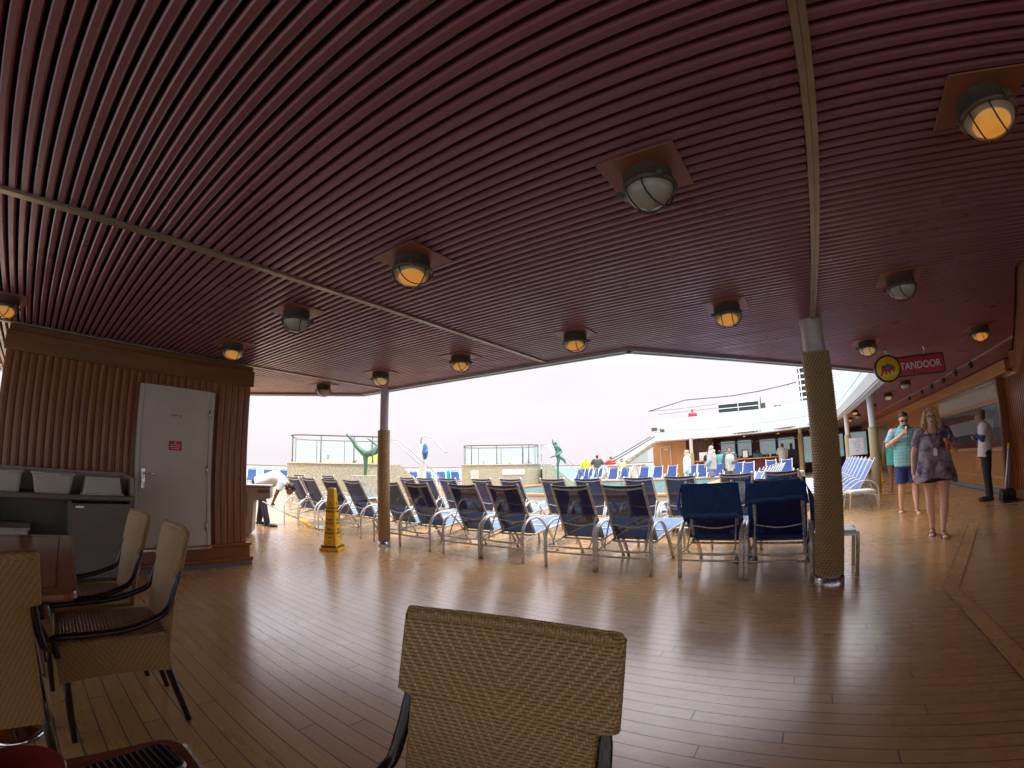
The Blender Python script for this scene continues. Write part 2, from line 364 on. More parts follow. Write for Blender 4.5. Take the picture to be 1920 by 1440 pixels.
M_sky_print = plain('print_sky', (0.40, 0.52, 0.58), 0.15)
M_sea_print = plain('print_navy', (0.06, 0.08, 0.11), 0.15)
M_maroonprint = plain('print_maroon', (0.30, 0.035, 0.07), 0.15)
M_plate_red = plain('glazed_red', (0.30, 0.035, 0.02), 0.1, rvar=0.04)
M_panel_w = plain('ribbed_white', (0.62, 0.57, 0.52), 0.45)
M_whitevinyl = plain('white_plastic', (0.70, 0.72, 0.70), 0.35)
M_bright_vest = plain('vest_orange', (0.9, 0.45, 0.02), 0.8)

# ------------------------------------------------------------------ mesh helpers
class MB:
    def __init__(s): s.v = []; s.f = []; s.uv = {}; s.sm = set()
    def add(s, vs, fs, uvs=None, smooth=False, M=None):
        b = len(s.v)
        for p in vs: s.v.append(tuple(M @ Vector(p)) if M is not None else tuple(p))
        for i, f in enumerate(fs):
            if uvs: s.uv[len(s.f)] = uvs[i]
            if smooth: s.sm.add(len(s.f))
            s.f.append([b+k for k in f])
        return s
    def box(s, c, d, M=None, bev=0.0):
        """box with chamfered edges when bev > 0"""
        cx, cy, cz = c; hx, hy, hz = d[0]/2, d[1]/2, d[2]/2
        if bev <= 0:
            vs = [(cx+a*hx, cy+b*hy, cz+e*hz) for a in (-1, 1) for b in (-1, 1) for e in (-1, 1)]
            return s.add(vs, [(0, 1, 3, 2), (4, 6, 7, 5), (0, 4, 5, 1), (2, 3, 7, 6), (0, 2, 6, 4), (1, 5, 7, 3)], M=M)
        bm = bmesh.new(); bmesh.ops.create_cube(bm, size=1)
        for v in bm.verts: v.co = Vector((cx+v.co.x*d[0], cy+v.co.y*d[1], cz+v.co.z*d[2]))
        bmesh.ops.bevel(bm, geom=bm.edges[:], offset=min(bev, min(d)*0.45), segments=2, affect='EDGES', profile=0.6)
        bm.verts.index_update()
        s.add([v.co[:] for v in bm.verts], [[v.index for v in f.verts] for f in bm.faces], M=M); bm.free(); return s
    def tube(s, pts, r, n=10, flat=1.0, up=(0, 0, 1), cap=True, closed=False, M=None, uvr=False):
        """sweep an ellipse (r, r*flat) along pts; r a number or a list"""
        P = [Vector(p) for p in pts]; N = len(P); R = r if isinstance(r, (list, tuple)) else [r]*N
        vs = []; fs = []; uvs = []; prev = None; Lc = 0
        Ls = [0]
        for i in range(1, N): Ls.append(Ls[-1]+(P[i]-P[i-1]).length)
        upv = Vector(up)
        for i in range(N):
            if closed: t = P[(i+1) % N]-P[i-1]
            else: t = P[min(i+1, N-1)]-P[max(i-1, 0)]
            if t.length < 1e-9: t = Vector((0, 0, 1))
            t.normalize()
            if prev is None:
                a = upv-t*upv.dot(t)
                if a.length < 1e-3: a = Vector((1, 0, 0))-t*t.x
                if a.length < 1e-3: a = Vector((0, 1, 0))
                a.normalize()
            else:
                a = prev-t*prev.dot(t); a.normalize()
            prev = a; bb = t.cross(a)
            for k in range(n):
                an = 2*PI*k/n
                vs.append(P[i]+a*math.cos(an)*R[i]+bb*math.sin(an)*R[i]*flat)
        M2 = N if closed else N-1
        for i in range(M2):
            j = (i+1) % N
            for k in range(n):
                k2 = (k+1) % n
                fs.append((i*n+k, i*n+k2, j*n+k2, j*n+k))
                uvs.append([(2*PI*R[0]*k/n, Ls[i]), (2*PI*R[0]*(k+1)/n, Ls[i]), (2*PI*R[0]*(k+1)/n, Ls[min(i+1, N-1)]), (2*PI*R[0]*k/n, Ls[min(i+1, N-1)])])
        nb = len(s.f)
        s.add(vs, fs, uvs, True, M)
        if cap and not closed:
            b0 = len(s.v)-len(vs)
            s.f.append([b0+k for k in range(n)][::-1]); s.f.append([b0+(N-1)*n+k for k in range(n)])
        return s
    def lathe(s, prof, n=24, c=(0, 0, 0), M=None, smooth=True, a0=0, a1=2*PI):
        full = abs(a1-a0-2*PI) < 1e-6; m = n if full else n+1
        vs = [(c[0]+r*math.cos(a0+(a1-a0)*k/n), c[1]+r*math.sin(a0+(a1-a0)*k/n), c[2]+z) for r, z in prof for k in range(m)]
        fs = []
        for i in range(len(prof)-1):
            for k in range(n):
                k2 = (k+1) % m
                fs.append((i*m+k, i*m+k2, (i+1)*m+k2, (i+1)*m+k))
        return s.add(vs, fs, None, smooth, M)
    def sphere(s, c, r, n=12, M=None):
        rx, ry, rz = r if isinstance(r, (tuple, list)) else (r, r, r)
        vs = []; fs = []
        for i in range(n//2+1):
            ph = PI*i/(n//2)
            for k in range(n): vs.append((c[0]+rx*math.sin(ph)*math.cos(2*PI*k/n), c[1]+ry*math.sin(ph)*math.sin(2*PI*k/n), c[2]+rz*math.cos(ph)))
        for i in range(n//2):
            for k in range(n): fs.append((i*n+k, (i+1)*n+k, (i+1)*n+(k+1) % n, i*n+(k+1) % n))
        return s.add(vs, fs, None, True, M)
    def prism(s, poly, z0, z1, M=None, smooth=False):
        """extrude a closed 2D polygon (x,y) between z0 and z1"""
        n = len(poly)
        vs = [(x, y, z0) for x, y in poly]+[(x, y, z1) for x, y in poly]
        fs = [tuple(range(n))[::-1], tuple(range(n, 2*n))]+[(i, (i+1) % n, n+(i+1) % n, n+i) for i in range(n)]
        return s.add(vs, fs, None, False, M)
    def grid(s, fn, nu, nv, uvf=None, smooth=True, M=None):
        vs = [fn(i/nu, j/nv) for j in range(nv+1) for i in range(nu+1)]; fs = []; uvs = []
        for j in range(nv):
            for i in range(nu):
                a = j*(nu+1)+i; q = (a, a+1, a+nu+2, a+nu+1); fs.append(q)
                if uvf: uvs.append([uvf(i/nu, j/nv), uvf((i+1)/nu, j/nv), uvf((i+1)/nu, (j+1)/nv), uvf(i/nu, (j+1)/nv)])
        return s.add(vs, fs, uvs if uvf else None, smooth, M)
    def build(s, name, mat=None, parent=None, loc=None, merge=False):
        me = bpy.data.meshes.new(name); me.from_pydata(s.v, [], s.f)
        if s.uv:
            ul = me.uv_layers.new(name='UVMap')
            for p in me.polygons:
                u = s.uv.get(p.index)
                if not u: u = [(me.vertices[vi].co.x, me.vertices[vi].co.z) for vi in p.vertices]
                if u:
                    for li, c in zip(p.loop_indices, u): ul.data[li].uv = c
        for i in s.sm: me.polygons[i].use_smooth = True
        if s.f:
            bm = bmesh.new(); bm.from_mesh(me)
            if merge: bmesh.ops.remove_doubles(bm, verts=bm.verts, dist=1e-5)
            bmesh.ops.recalc_face_normals(bm, faces=bm.faces); bm.to_mesh(me); bm.free()
        if mat: me.materials.append(mat)
        o = bpy.data.objects.new(name, me); COL.objects.link(o)
        if parent: o.parent = parent
        if loc: o.location = loc
        return o
def tag(o, label=None, cat=None, group=None, kind=None):
    if label: o['label'] = label
    if cat: o['category'] = cat
    if group: o['group'] = group
    if kind: o['kind'] = kind
    return o
def thing(name, label, cat, loc=(0, 0, 0), rz=0, group=None):
    o = bpy.data.objects.new(name, None); COL.objects.link(o); o.location = loc; o.rotation_euler = (0, 0, rz); o.empty_display_size = 0.1
    return tag(o, label, cat, group)
def copy_tree(o, parent=None):
    c = o.copy(); COL.objects.link(c)
    c.parent = parent
    for ch in o.children: copy_tree(ch, c)
    return c
def arc(c, r, a0, a1, n, plane='yz', x=0):
    out = []
    for i in range(n+1):
        a = a0+(a1-a0)*i/n
        if plane == 'yz': out.append((x, c[0]+r*math.cos(a), c[1]+r*math.sin(a)))
        elif plane == 'xz': out.append((c[0]+r*math.cos(a), x, c[1]+r*math.sin(a)))
        else: out.append((c[0]+r*math.cos(a), c[1]+r*math.sin(a), x))
    return out
def spline(pts, n=8, closed=False):
    """Catmull-Rom through pts"""
    P = [Vector(p) for p in pts]; out = []
    N = len(P); rng = range(N) if closed else range(N-1)
    for i in rng:
        p0 = P[(i-1) % N] if closed or i > 0 else P[0]*2-P[1]
        p1 = P[i]; p2 = P[(i+1) % N]
        p3 = P[(i+2) % N] if closed or i+2 < N else P[-1]*2-P[-2]
        for k in range(n):
            t = k/n
            out.append(0.5*((2*p1)+(-p0+p2)*t+(2*p0-5*p1+4*p2-p3)*t*t+(-p0+3*p1-3*p2+p3)*t**3))
    if not closed: out.append(P[-1])
    return out
def text_mesh(name, body, size, mat, parent, loc, rot, align='CENTER', sx=1.0, extrude=0.0008, bold=0.0):
    cu = bpy.data.curves.new(name, 'FONT'); cu.body = body; cu.size = size; cu.align_x = align; cu.align_y = 'CENTER'; cu.extrude = extrude; cu.offset = bold
    cu.resolution_u = 3
    t = bpy.data.objects.new(name, cu); COL.objects.link(t); bpy.context.view_layer.update()
    me = bpy.data.meshes.new_from_object(t.evaluated_get(bpy.context.evaluated_depsgraph_get()))
    bpy.data.objects.remove(t); me.materials.clear(); me.materials.append(mat)
    o = bpy.data.objects.new(name, me); COL.objects.link(o); o.parent = parent; o.location = loc; o.rotation_euler = rot; o.scale = (sx, 1, 1)
    return o
def remeshed(mb, name, mat, parent, voxel, smooth=3, loc=None):
    """one continuous surface out of overlapping volumes"""
    me = bpy.data.meshes.new(name); me.from_pydata(mb.v, [], mb.f)
    bm = bmesh.new(); bm.from_mesh(me); bmesh.ops.recalc_face_normals(bm, faces=bm.faces); bm.to_mesh(me); bm.free()
    o = bpy.data.objects.new(name, me); COL.objects.link(o)
    r = o.modifiers.new('r', 'REMESH'); r.mode = 'VOXEL'; r.voxel_size = voxel; r.use_smooth_shade = True
    if smooth:
        sm = o.modifiers.new('s', 'SMOOTH'); sm.factor = 0.5; sm.iterations = smooth
    bpy.context.view_layer.update()
    m2 = bpy.data.meshes.new_from_object(o.evaluated_get(bpy.context.evaluated_depsgraph_get()))
    bpy.data.objects.remove(o); bpy.data.meshes.remove(me); m2.name = name
    for p in m2.polygons: p.use_smooth = True
    m2.materials.clear(); m2.materials.append(mat)
    o = bpy.data.objects.new(name, m2); COL.objects.link(o)
    if parent: o.parent = parent
    if loc: o.location = loc
    return o


# ================================================================== THE SETTING
CZ = 2.5                                   # underside of the ceiling slats
def setting():
    # sea far below, one sheet to the horizon
    m = MB(); m.add([(-9000, -9000, -17), (9000, -9000, -17), (9000, 9000, -17), (-9000, 9000, -17)], [(0, 1, 2, 3)])
    tag(m.build('sea', M_sea), kind='structure')
    # deck sheet with the ship's side under it
    poly = [(9, -5), (9, 37), (-7, 37), (-12, 30), (-20, 22.5), (-26, 14.5), (-28.5, 8), (-28.5, -5)]
    m = MB(); n = len(poly)
    m.add([(x, y, 0) for x, y in poly], [tuple(range(n))])
    m.add([(x, y, 0) for x, y in poly]+[(x, y, -17) for x, y in poly], [(i, (i+1) % n, n+(i+1) % n, n+i) for i in range(n)])
    tag(m.build('deck', M_deck), kind='structure')
    # plank border that bends across the walkway, 4 mm proud, caulk lines on both sides
    w = 0.14
    a, b, c = (1.23, 4.43), (1.14, -3.0), (2.55, 7.7)
    def strip(p, q, r, off0, off1, z, mat, name):
        # polyline q -> p -> r offset to the +x side
        pts = [Vector(q), Vector(p), Vector(r)]; L = []; R = []
        for i, P in enumerate(pts):
            if i == 0: t = (pts[1]-pts[0]).normalized(); nrm = Vector((t.y, -t.x)); k = 1
            elif i == 2: t = (pts[2]-pts[1]).normalized(); nrm = Vector((t.y, -t.x)); k = 1
            else:
                t1 = (pts[1]-pts[0]).normalized(); t2 = (pts[2]-pts[1]).normalized(); n1 = Vector((t1.y, -t1.x)); n2 = Vector((t2.y, -t2.x))
                nrm = (n1+n2).normalized(); k = 1/max(0.3, nrm.dot(n1))
            L.append(P+nrm*off0*k); R.append(P+nrm*off1*k)
        m = MB()
        for i in range(2):
            ln = (pts[i+1]-pts[i]).length
            m.add([(*L[i], z), (*L[i+1], z), (*R[i+1], z), (*R[i], z)], [(0, 1, 2, 3)], [[(0, 0.01), (ln, 0.01), (ln, 0.09), (0, 0.09)]])
        return m.build(name, mat)
    o = strip(a, b, c, 0.0, w, 0.004, M_border, 'deck_border'); tag(o, kind='structure')
    l = strip(a, b, c, -0.007, 0.0, 0.004, M_caulk, 'caulk_line'); l.parent = o
    l = strip(a, b, c, w, w+0.007, 0.004, M_caulk, 'caulk_line'); l.parent = o
setting()

# ------------------------------------------------------------------ ceiling
ROOF = [(-9.86, -4.8), (-9.86, 1.45), (-8.04, 3.4), (-6.46, 4.8), (-1.67, 4.74), (1.72, 8.9), (1.72, 20.0), (1.3, 22.5), (0.3, 24.5), (-1.5, 26.0), (-4, 26.8), (-8.2, 27), (-8.2, 31.2), (4.55, 31.2), (4.55, 9.3), (3.8, 8.3), (2.07, 4.06), (2.07, 0.5), (3.6, -2.0), (3.6, -4.8)]
SEAMS = [-8.78, -5.755, -2.755, 0.28, 3.3]
def crossings(y):
    xs = []
    n = len(ROOF)
    for i in range(n):
        (x0, y0), (x1, y1) = ROOF[i], ROOF[(i+1) % n]
        if (y0 <= y < y1) or (y1 <= y < y0): xs.append(x0+(x1-x0)*(y-y0)/(y1-y0))
    xs.sort(); return [(xs[i], xs[i+1]) for i in range(0, len(xs)-1, 2)]
def ceiling():
    pitch = 0.0672; m = MB()
    prof = [(-0.0235, 0.048), (-0.0235, 0.014), (-0.0205, 0.0055), (-0.013, 0.0), (0.013, 0.0), (0.0205, 0.0055), (0.0235, 0.014), (0.0235, 0.048)]
    y = -4.75
    while y < 31.1:
        for x0, x1 in crossings(y):
            cuts = [x0]+[s for s in SEAMS if x0+0.05 < s < x1-0.05]+[x1]
            for i in range(len(cuts)-1):
                a = cuts[i]+(0.028 if i > 0 else 0.03); b = cuts[i+1]-(0.028 if i < len(cuts)-2 else 0.03)
                if b-a < 0.02: continue
                jx = random.uniform(-0.004, 0.004); jz = random.uniform(-0.0012, 0.0012)
                vs = [(a+jx, y+p, CZ+q+jz) for p, q in prof]+[(b+jx, y+p, CZ+q+jz) for p, q in prof]; k = len(prof)
                m.add(vs, [(j, j+1, k+j+1, k+j) for j in range(k-1)]+[tuple(range(k)), tuple(range(k, 2*k))[::-1]])
        y += pitch
    c = tag(m.build('ceiling', M_slat), kind='structure')
    back = MB(); back.prism(ROOF, CZ+0.051, CZ+0.058); back.build('backing', M_ceilback, c)
    # the deck above: keeps daylight out
    rf = MB(); rf.prism(ROOF, CZ+0.062, CZ+0.36); tag(rf.build('roof', M_white), kind='structure')
    # seams
    sm = MB()
    for s in SEAMS:
        # intervals in y
        n = len(ROOF); ys = []
        for i in range(n):
            (xa, ya), (xb, yb) = ROOF[i], ROOF[(i+1) % n]
            if (xa <= s < xb) or (xb <= s < xa): ys.append(ya+(yb-ya)*(s-xa)/(xb-xa))
        ys.sort()
        for i in range(0, len(ys)-1, 2):
            a, b = ys[i]+0.02, ys[i+1]-0.02
            for dx in (-0.0135, 0.0135): sm.box((s+dx, (a+b)/2, CZ-0.003), (0.025, b-a, 0.022))
    sm.build('seam_strip', M_alu, c)
    # moulded edge round the opening
    ed = MB()
    path = ROOF[1:13]
    for i in range(len(path)-1):
        a, b = Vector(path[i]), Vector(path[i+1]); t = (b-a).normalized(); nn = Vector((-t.y, t.x)); L = (b-a).length
        if i >= 5: break
        ang = math.atan2(t.y, t.x); M = Matrix.Translation((*((a+b)/2), 0)) @ Matrix.Rotation(ang, 4, 'Z')
        ed.box((0, 0.02, CZ+0.005), (L+0.03, 0.075, 0.075), M); ed.box((0, 0.075, CZ+0.09), (L+0.05, 0.035, 0.26), M)
    ed.build('roof_edge', M_edge, c)
ceiling()

# ------------------------------------------------------------------ cabin with the service door
def cabin():
    x1, x0, y0, y1 = -5.65, -8.1, -0.42, 2.43
    t = thing('service_cabin', 'varnished fluted wood service block with pale door under the slatted ceiling', 'cabin', (x1, 1.0, 0))
    T = (-x1, -1.0, 0)
    core = MB(); core.box(((x0+x1)/2-0.02, (y0+y1)/2, 1.3), (x1-x0-0.04, y1-y0-0.04, 2.3), bev=0)
    # fluted boards
    def flutes(m, p0, p1, nrm, z0, z1, skip=None):
        L = (Vector(p1)-Vector(p0)).length; n = max(1, round(L/0.083)); w = L/n; d = (Vector(p1)-Vector(p0)).normalized()
        for i in range(n):
            s0 = i*w
            if skip and skip[0]-0.02 < s0+w/2 < skip[1]+0.02: zz0 = skip[2]
            else: zz0 = z0
            pr = [(0.0, 0), (0.006, 0.012), (w*0.35, 0.018), (w*0.5, 0.02), (w*0.65, 0.018), (w-0.006, 0.012), (w, 0)]
            vs = []
            for zz in (zz0, z1):
                for a, h in pr:
                    q = Vector(p0)+d*(s0+a)+Vector(nrm)*h; vs.append((q.x, q.y, zz))
            k = len(pr); m.add(vs, [(j, j+1, k+j+1, k+j) for j in range(k-1)])
    core.build('carcass', M_wood, t, T)
    fl = MB()
    flutes(fl, (x1-0.02, y0), (x1-0.02, y1), (1, 0), 0.26, 2.2, (1.05-y0, 1.95-y0, 2.07))
    flutes(fl, (x0, y1-0.02), (x1-0.02, y1-0.02), (0, 1), 0.26, 2.2)
    flutes(fl, (x0, y0+0.02), (x1-0.02, y0+0.02), (0, -1), 0.26, 2.2)
    fl.build('fluted_panel', M_wood, t, T)
    fa = MB(); fa.box(((x0+x1)/2, (y0+y1)/2, 2.30), (x1-x0+0.05, y1-y0+0.05, 0.2), bev=0.01); fa.box(((x0+x1)/2, (y0+y1)/2, 2.432), (x1-x0+0.01, y1-y0+0.01, 0.06), bev=0.004)
    fa.build('fascia_board', M_woodh, t, T)
    pl = MB()
    pl.box(((x0+x1)/2, (y0+y1)/2, 0.15), (x1-x0+0.05, y1-y0+0.05, 0.18)); pl.box(((x0+x1)/2, (y0+y1)/2, 0.262), (x1-x0+0.10, y1-y0+0.10, 0.035), bev=0.012)
    pl.box(((x0+x1)/2, (y0+y1)/2, 0.083), (x1-x0+0.12, y1-y0+0.12, 0.05), bev=0.015)
    pl.build('plinth', M_wood, t, T)
    kb = MB(); kb.box(((x0+x1)/2, (y0+y1)/2, 0.029), (x1-x0+0.09, y1-y0+0.09, 0.058)); kb.build('kick_strip', M_grey, t, T)
    # door
    d = MB(); d.box((x1+0.012, 1.5, 1.15), (0.05, 0.80, 1.76), bev=0.006); dr = d.build('door', M_door, t, T)
    f = MB()
    f.box((x1+0.012, 1.075, 1.15), (0.065, 0.045, 1.83), bev=0.006); f.box((x1+0.012, 1.925, 1.15), (0.065, 0.045, 1.83), bev=0.006); f.box((x1+0.012, 1.5, 2.05), (0.065, 0.80, 0.04), bev=0.006)
    f.build('door_frame', M_doorframe, t, T)
    th = MB(); th.box((x1+0.02, 1.5, 0.25), (0.07, 0.9, 0.03), bev=0.005); th.box((x1+0.05, 1.33, 0.29), (0.02, 0.05, 0.04)); th.build('threshold', M_steel, t, T)
    h = MB(); h.box((x1+0.043, 1.145, 1.04), (0.012, 0.045, 0.22), bev=0.003); h.tube([(x1+0.05, 1.145, 1.09), (x1+0.085, 1.15, 1.09), (x1+0.09, 1.17, 1.09), (x1+0.09, 1.26, 1.09)], 0.008)
    h.tube([(x1+0.05, 1.145, 0.985), (x1+0.058, 1.145, 0.985)], 0.011); h.build('handle', M_steel, dr, None)
    for z in (0.5, 1.15, 1.8):
        hg = MB(); hg.tube([(x1+0.045, 1.893, z-0.05), (x1+0.045, 1.893, z+0.05)], 0.010, 8); hg.build('hinge', M_steel, dr)
    k = MB(); k.box((x1+0.040, 1.24, 1.02), (0.003, 0.20, 0.28)); k.build('kick_plate', M_door, dr)
    sg = MB(); sg.box((x1+0.040, 1.5, 1.41), (0.004, 0.15, 0.105), bev=0.001); s1 = sg.build('red_notice', M_red, dr)
    ln = MB()
    for i, wd in enumerate((0.02, 0.11, 0.12, 0.10)): ln.box((x1+0.0427, 1.5, 1.445-0.022*i), (0.001, wd, 0.006 if i else 0.012))
    ln.build('notice_text', M_poster, s1)
    sg = MB(); sg.box((x1+0.040, 1.49, 1.735), (0.003, 0.16, 0.07)); s2 = sg.build('paper_label', M_doorframe, dr)
    ln = MB(); ln.box((x1+0.042, 1.465, 1.752), (0.001, 0.085, 0.016)); ln.box((x1+0.042, 1.54, 1.745), (0.001, 0.03, 0.03)); ln.box((x1+0.042, 1.48, 1.725), (0.001, 0.11, 0.006))
    ln.build('label_text', M_ink_grey, s2)
    for (y, z) in ((1.12, 1.32), (1.32, 1.16), (1.90, 1.5), (1.11, 0.9), (1.33, 0.9), (1.90, 0.7), (1.115, 0.45)):
        sc = MB(); sc.sphere((x1+0.04, y, z), 0.006, 6); sc.build('screw', M_steel, dr)
    for o in (s1, s2): pass
    # door pieces were built in world coordinates under the door, which carries the offset of the cabin
cabin()

# ------------------------------------------------------------------ rope-wrapped columns
def column(x, y, r, rope_r, z_rope, label, pale=False, turns=True, collar=True, group=None, basez=0.075):
    t = thing('rope_column', label, 'column', (x, y, 0), 0, group)
    m = MB(); m.lathe([(r, 0.0), (r, CZ-0.03), (r+0.004, CZ-0.02), (r+0.004, CZ+0.02)], 32); m.build('post', M_colgreen if pale else M_colpaint, t)
    # rope coils: helix of real rope
    if turns:
        rr = 0.0125; hp = []; z = basez+rr; n = 26; tot = int((z_rope-basez-2*rr)/(2*rr)*n)
        for i in range(tot+1):
            a = 2*PI*i/n; hp.append(((rope_r-rr)*math.cos(a), (rope_r-rr)*math.sin(a), basez+rr+2*rr*i/n))
        m = MB(); m.tube(hp, rr, 6, up=(1, 0, 0)); m.build('rope', M_rope, t)
    else:
        prof = []; z = basez
        while z < z_rope: prof += [(rope_r-0.006, z), (rope_r, z+0.011)]; z += 0.022
        m = MB(); m.lathe(prof, 24)
        m.build('rope', M_rope if not pale else M_ropepale, t)
    if collar:
        m = MB(); m.lathe([(rope_r+0.002, 0.0), (rope_r+0.002, basez-0.002), (rope_r-0.006, basez)], 40); m.build('base_collar', M_steel, t)
    return t
M_ropepale = plain('pale_rope_wrap', (0.42, 0.36, 0.20), 0.7, var=0.2, scale=30)
column(0.26, 4.745, 0.108, 0.140, 2.19, 'thick rope-wrapped column with steel base collar, nearest, beside the two towel-draped loungers')
column(-5.72, 4.72, 0.068, 0.102, 1.83, 'rope-wrapped column with grey painted top standing by the yellow wet floor cone')
column(1.95, 12.9, 0.085, 0.125, 1.72, 'pale column with grey rope wrap beside the blue loungers in the walkway', True, False, False)
column(1.85, 18.4, 0.085, 0.125, 1.72, 'yellowish rope column left of the white notice board', True, False, False)
column(0.17, 26.9, 0.10, 0.15, 2.2, 'yellowish rope column at the end of the bar counter', True, False, False)
column(-6.0, 26.9, 0.10, 0.14, 1.6, 'pale column beside the wooden hut with the framed door', True, False, False)

# ------------------------------------------------------------------ caged ceiling lamps
def lamp(x, y, state, label, ring_rot=0.3, lod=0):
    t = thing('caged_lamp', label, 'ceiling lamp', (x, y, CZ), 0, 'round caged lamps fixed under the slatted ceiling')
    m = MB(); m.box((0, 0, -0.004), (0.35, 0.35, 0.008), bev=0.002); m.build('mounting_plate', M_plate, t)
    m = MB(); m.lathe([(0.105, -0.006), (0.112, -0.02), (0.112, -0.075), (0.126, -0.08), (0.126, -0.094), (0.11, -0.098)], 28 if not lod else 16)
    for k in range(3):
        a = ring_rot+k*2*PI/3; m.box((0.134*math.cos(a), 0.134*math.sin(a), -0.088), (0.026, 0.022, 0.028), Matrix.Translation((0, 0, 0)), bev=0.003)
    m.build('housing', M_housing, t)
    m = MB(); prof = [(0.108*math.cos(a), -0.096-0.082*math.sin(a)) for a in [PI/2*i/8 for i in range(9)]]; prof[-1] = (0.0005, prof[-1][1])
    m.lathe(prof, 24 if not lod else 14); g = m.build('globe', M_globe_warm if state else M_globe, t)
    m = MB(); m.sphere((0, 0, -0.125), (0.082, 0.082, 0.045), 16); m.build('bulb', {0: M_bulb_off, 1: M_bulb, 2: M_bulb_pale}[state], t)
    # guard: a ring and bent wires
    m = MB(); R = 0.118; ca, sa = math.cos(ring_rot), math.sin(ring_rot)
    def wire(off, axis):
        pts = []
        for i in range(13):
            a = PI*i/12; rr = math.sqrt(max(1e-6, R*R-off*off)); u = rr*math.cos(a); z = -0.094-0.094*math.sin(a)*(rr/R)**0.7
            p = (u, off) if axis == 0 else (off, u)
            pts.append((p[0]*ca-p[1]*sa, p[0]*sa+p[1]*ca, z))
        m.tube(pts, 0.0038, 6)
    wire(-0.045, 0); wire(0.045, 0); wire(0.035, 1)
    m.build('guard', M_guard, t)
    return t
lamp(1.01, 1.76, 1, 'glowing amber caged lamp at the upper right, nearest to the camera', 0.9)
lamp(-0.45, 1.75, 0, 'large unlit caged lamp on a terracotta plate above the centre of the deck', 1.2)
lamp(-1.93, 1.76, 1, 'glowing caged lamp left of the large unlit one, above the nearest wicker chair', 1.3)
lamp(-3.36, 1.78, 0, 'unlit caged lamp between the glowing one and the wooden cabin corner lamp', 1.1)
lamp(-4.82, 1.82, 1, 'small orange glowing caged lamp close to the top corner of the wood cabin', 1.5)
lamp(0.98, 3.85, 0, 'unlit caged lamp right of the ceiling seam, above the restaurant sign side', 0.8)
lamp(-0.45, 3.85, 1, 'glowing caged lamp just left of the thick rope column top', 1.6)
lamp(-1.9, 3.86, 1, 'lit caged lamp nearest the peak of the roof opening', 0.2)
lamp(-3.36, 3.87, 1, 'lit caged lamp second from the roof peak, above the lounger row', 0.2)
lamp(-4.78, 3.86, 2, 'pale lit caged lamp right above the far rope column', 1.57)
lamp(-6.22, 3.88, 0, 'unlit caged lamp at the roof corner left of the far rope column', 1.57)
lamp(0.99, 6.12, 2, 'pale lit caged lamp between the thick rope column and the hanging sign', 1.2)
lamp(2.44, 6.16, 1, 'lit caged lamp right of the hanging elephant sign', 1.0)
lamp(-4.85, -0.43, 1, 'lit caged lamp cut by the left edge of the picture', 0.7)
for i, (x, y, s, lb) in enumerate([(2.4, 10.6, 0, 'unlit caged lamp in the walkway just below the elephant sign'), (2.42, 12.8, 2, 'pale lit caged lamp in the walkway ceiling, third beyond the sign'),
        (2.45, 15.7, 0, 'unlit caged lamp in the walkway above the head of the man with the cone'), (2.4, 19.4, 0, 'unlit caged lamp at the far end of the walkway'),
        (2.3, 21.4, 1, 'orange glowing lamp far down the walkway beside the pale column'), (1.5, 24.6, 1, 'orange glowing lamp far behind the yellowish rope column'), (2.05, 17.2, 1, 'orange glowing lamp half hidden by the pale walkway column'),
        (-1.05, 27.6, 1, 'orange glowing lamp above the bar counter'), (0.75, 27.6, 1, 'orange glowing lamp beside the column at the bar end'),
        (-3.0, 27.8, 2, 'pale lit lamp above the bar counter middle'), (-5.3, 28.0, 0, 'unlit lamp above the left end of the bar')]):
    lamp(x, y, s, lb, 0.4, 1)
for i, (x, y) in enumerate([(3.28, 8.99), (3.26, 9.85), (3.3, 10.85), (3.28, 11.75), (3.3, 12.8), (3.3, 14.3)]):
    t = thing('spotlight', ['nearest', 'second', 'third', 'fourth', 'fifth', 'farthest'][i]+' of the small dark spotlights along the walkway ceiling', 'spotlight', (x, y, CZ), 0, 'dark spotlights along the walkway ceiling')
    m = MB(); m.lathe([(0.03, 0), (0.03, -0.02), (0.018, -0.03), (0.02, -0.05)], 12); m.build('mount', M_black, t)
    m = MB(); m.lathe([(0.02, -0.03), (0.05, -0.05), (0.045, -0.12), (0.02, -0.125)], 12, M=Matrix.Rotation(0.5, 4, 'X')); m.build('head', M_black, t)

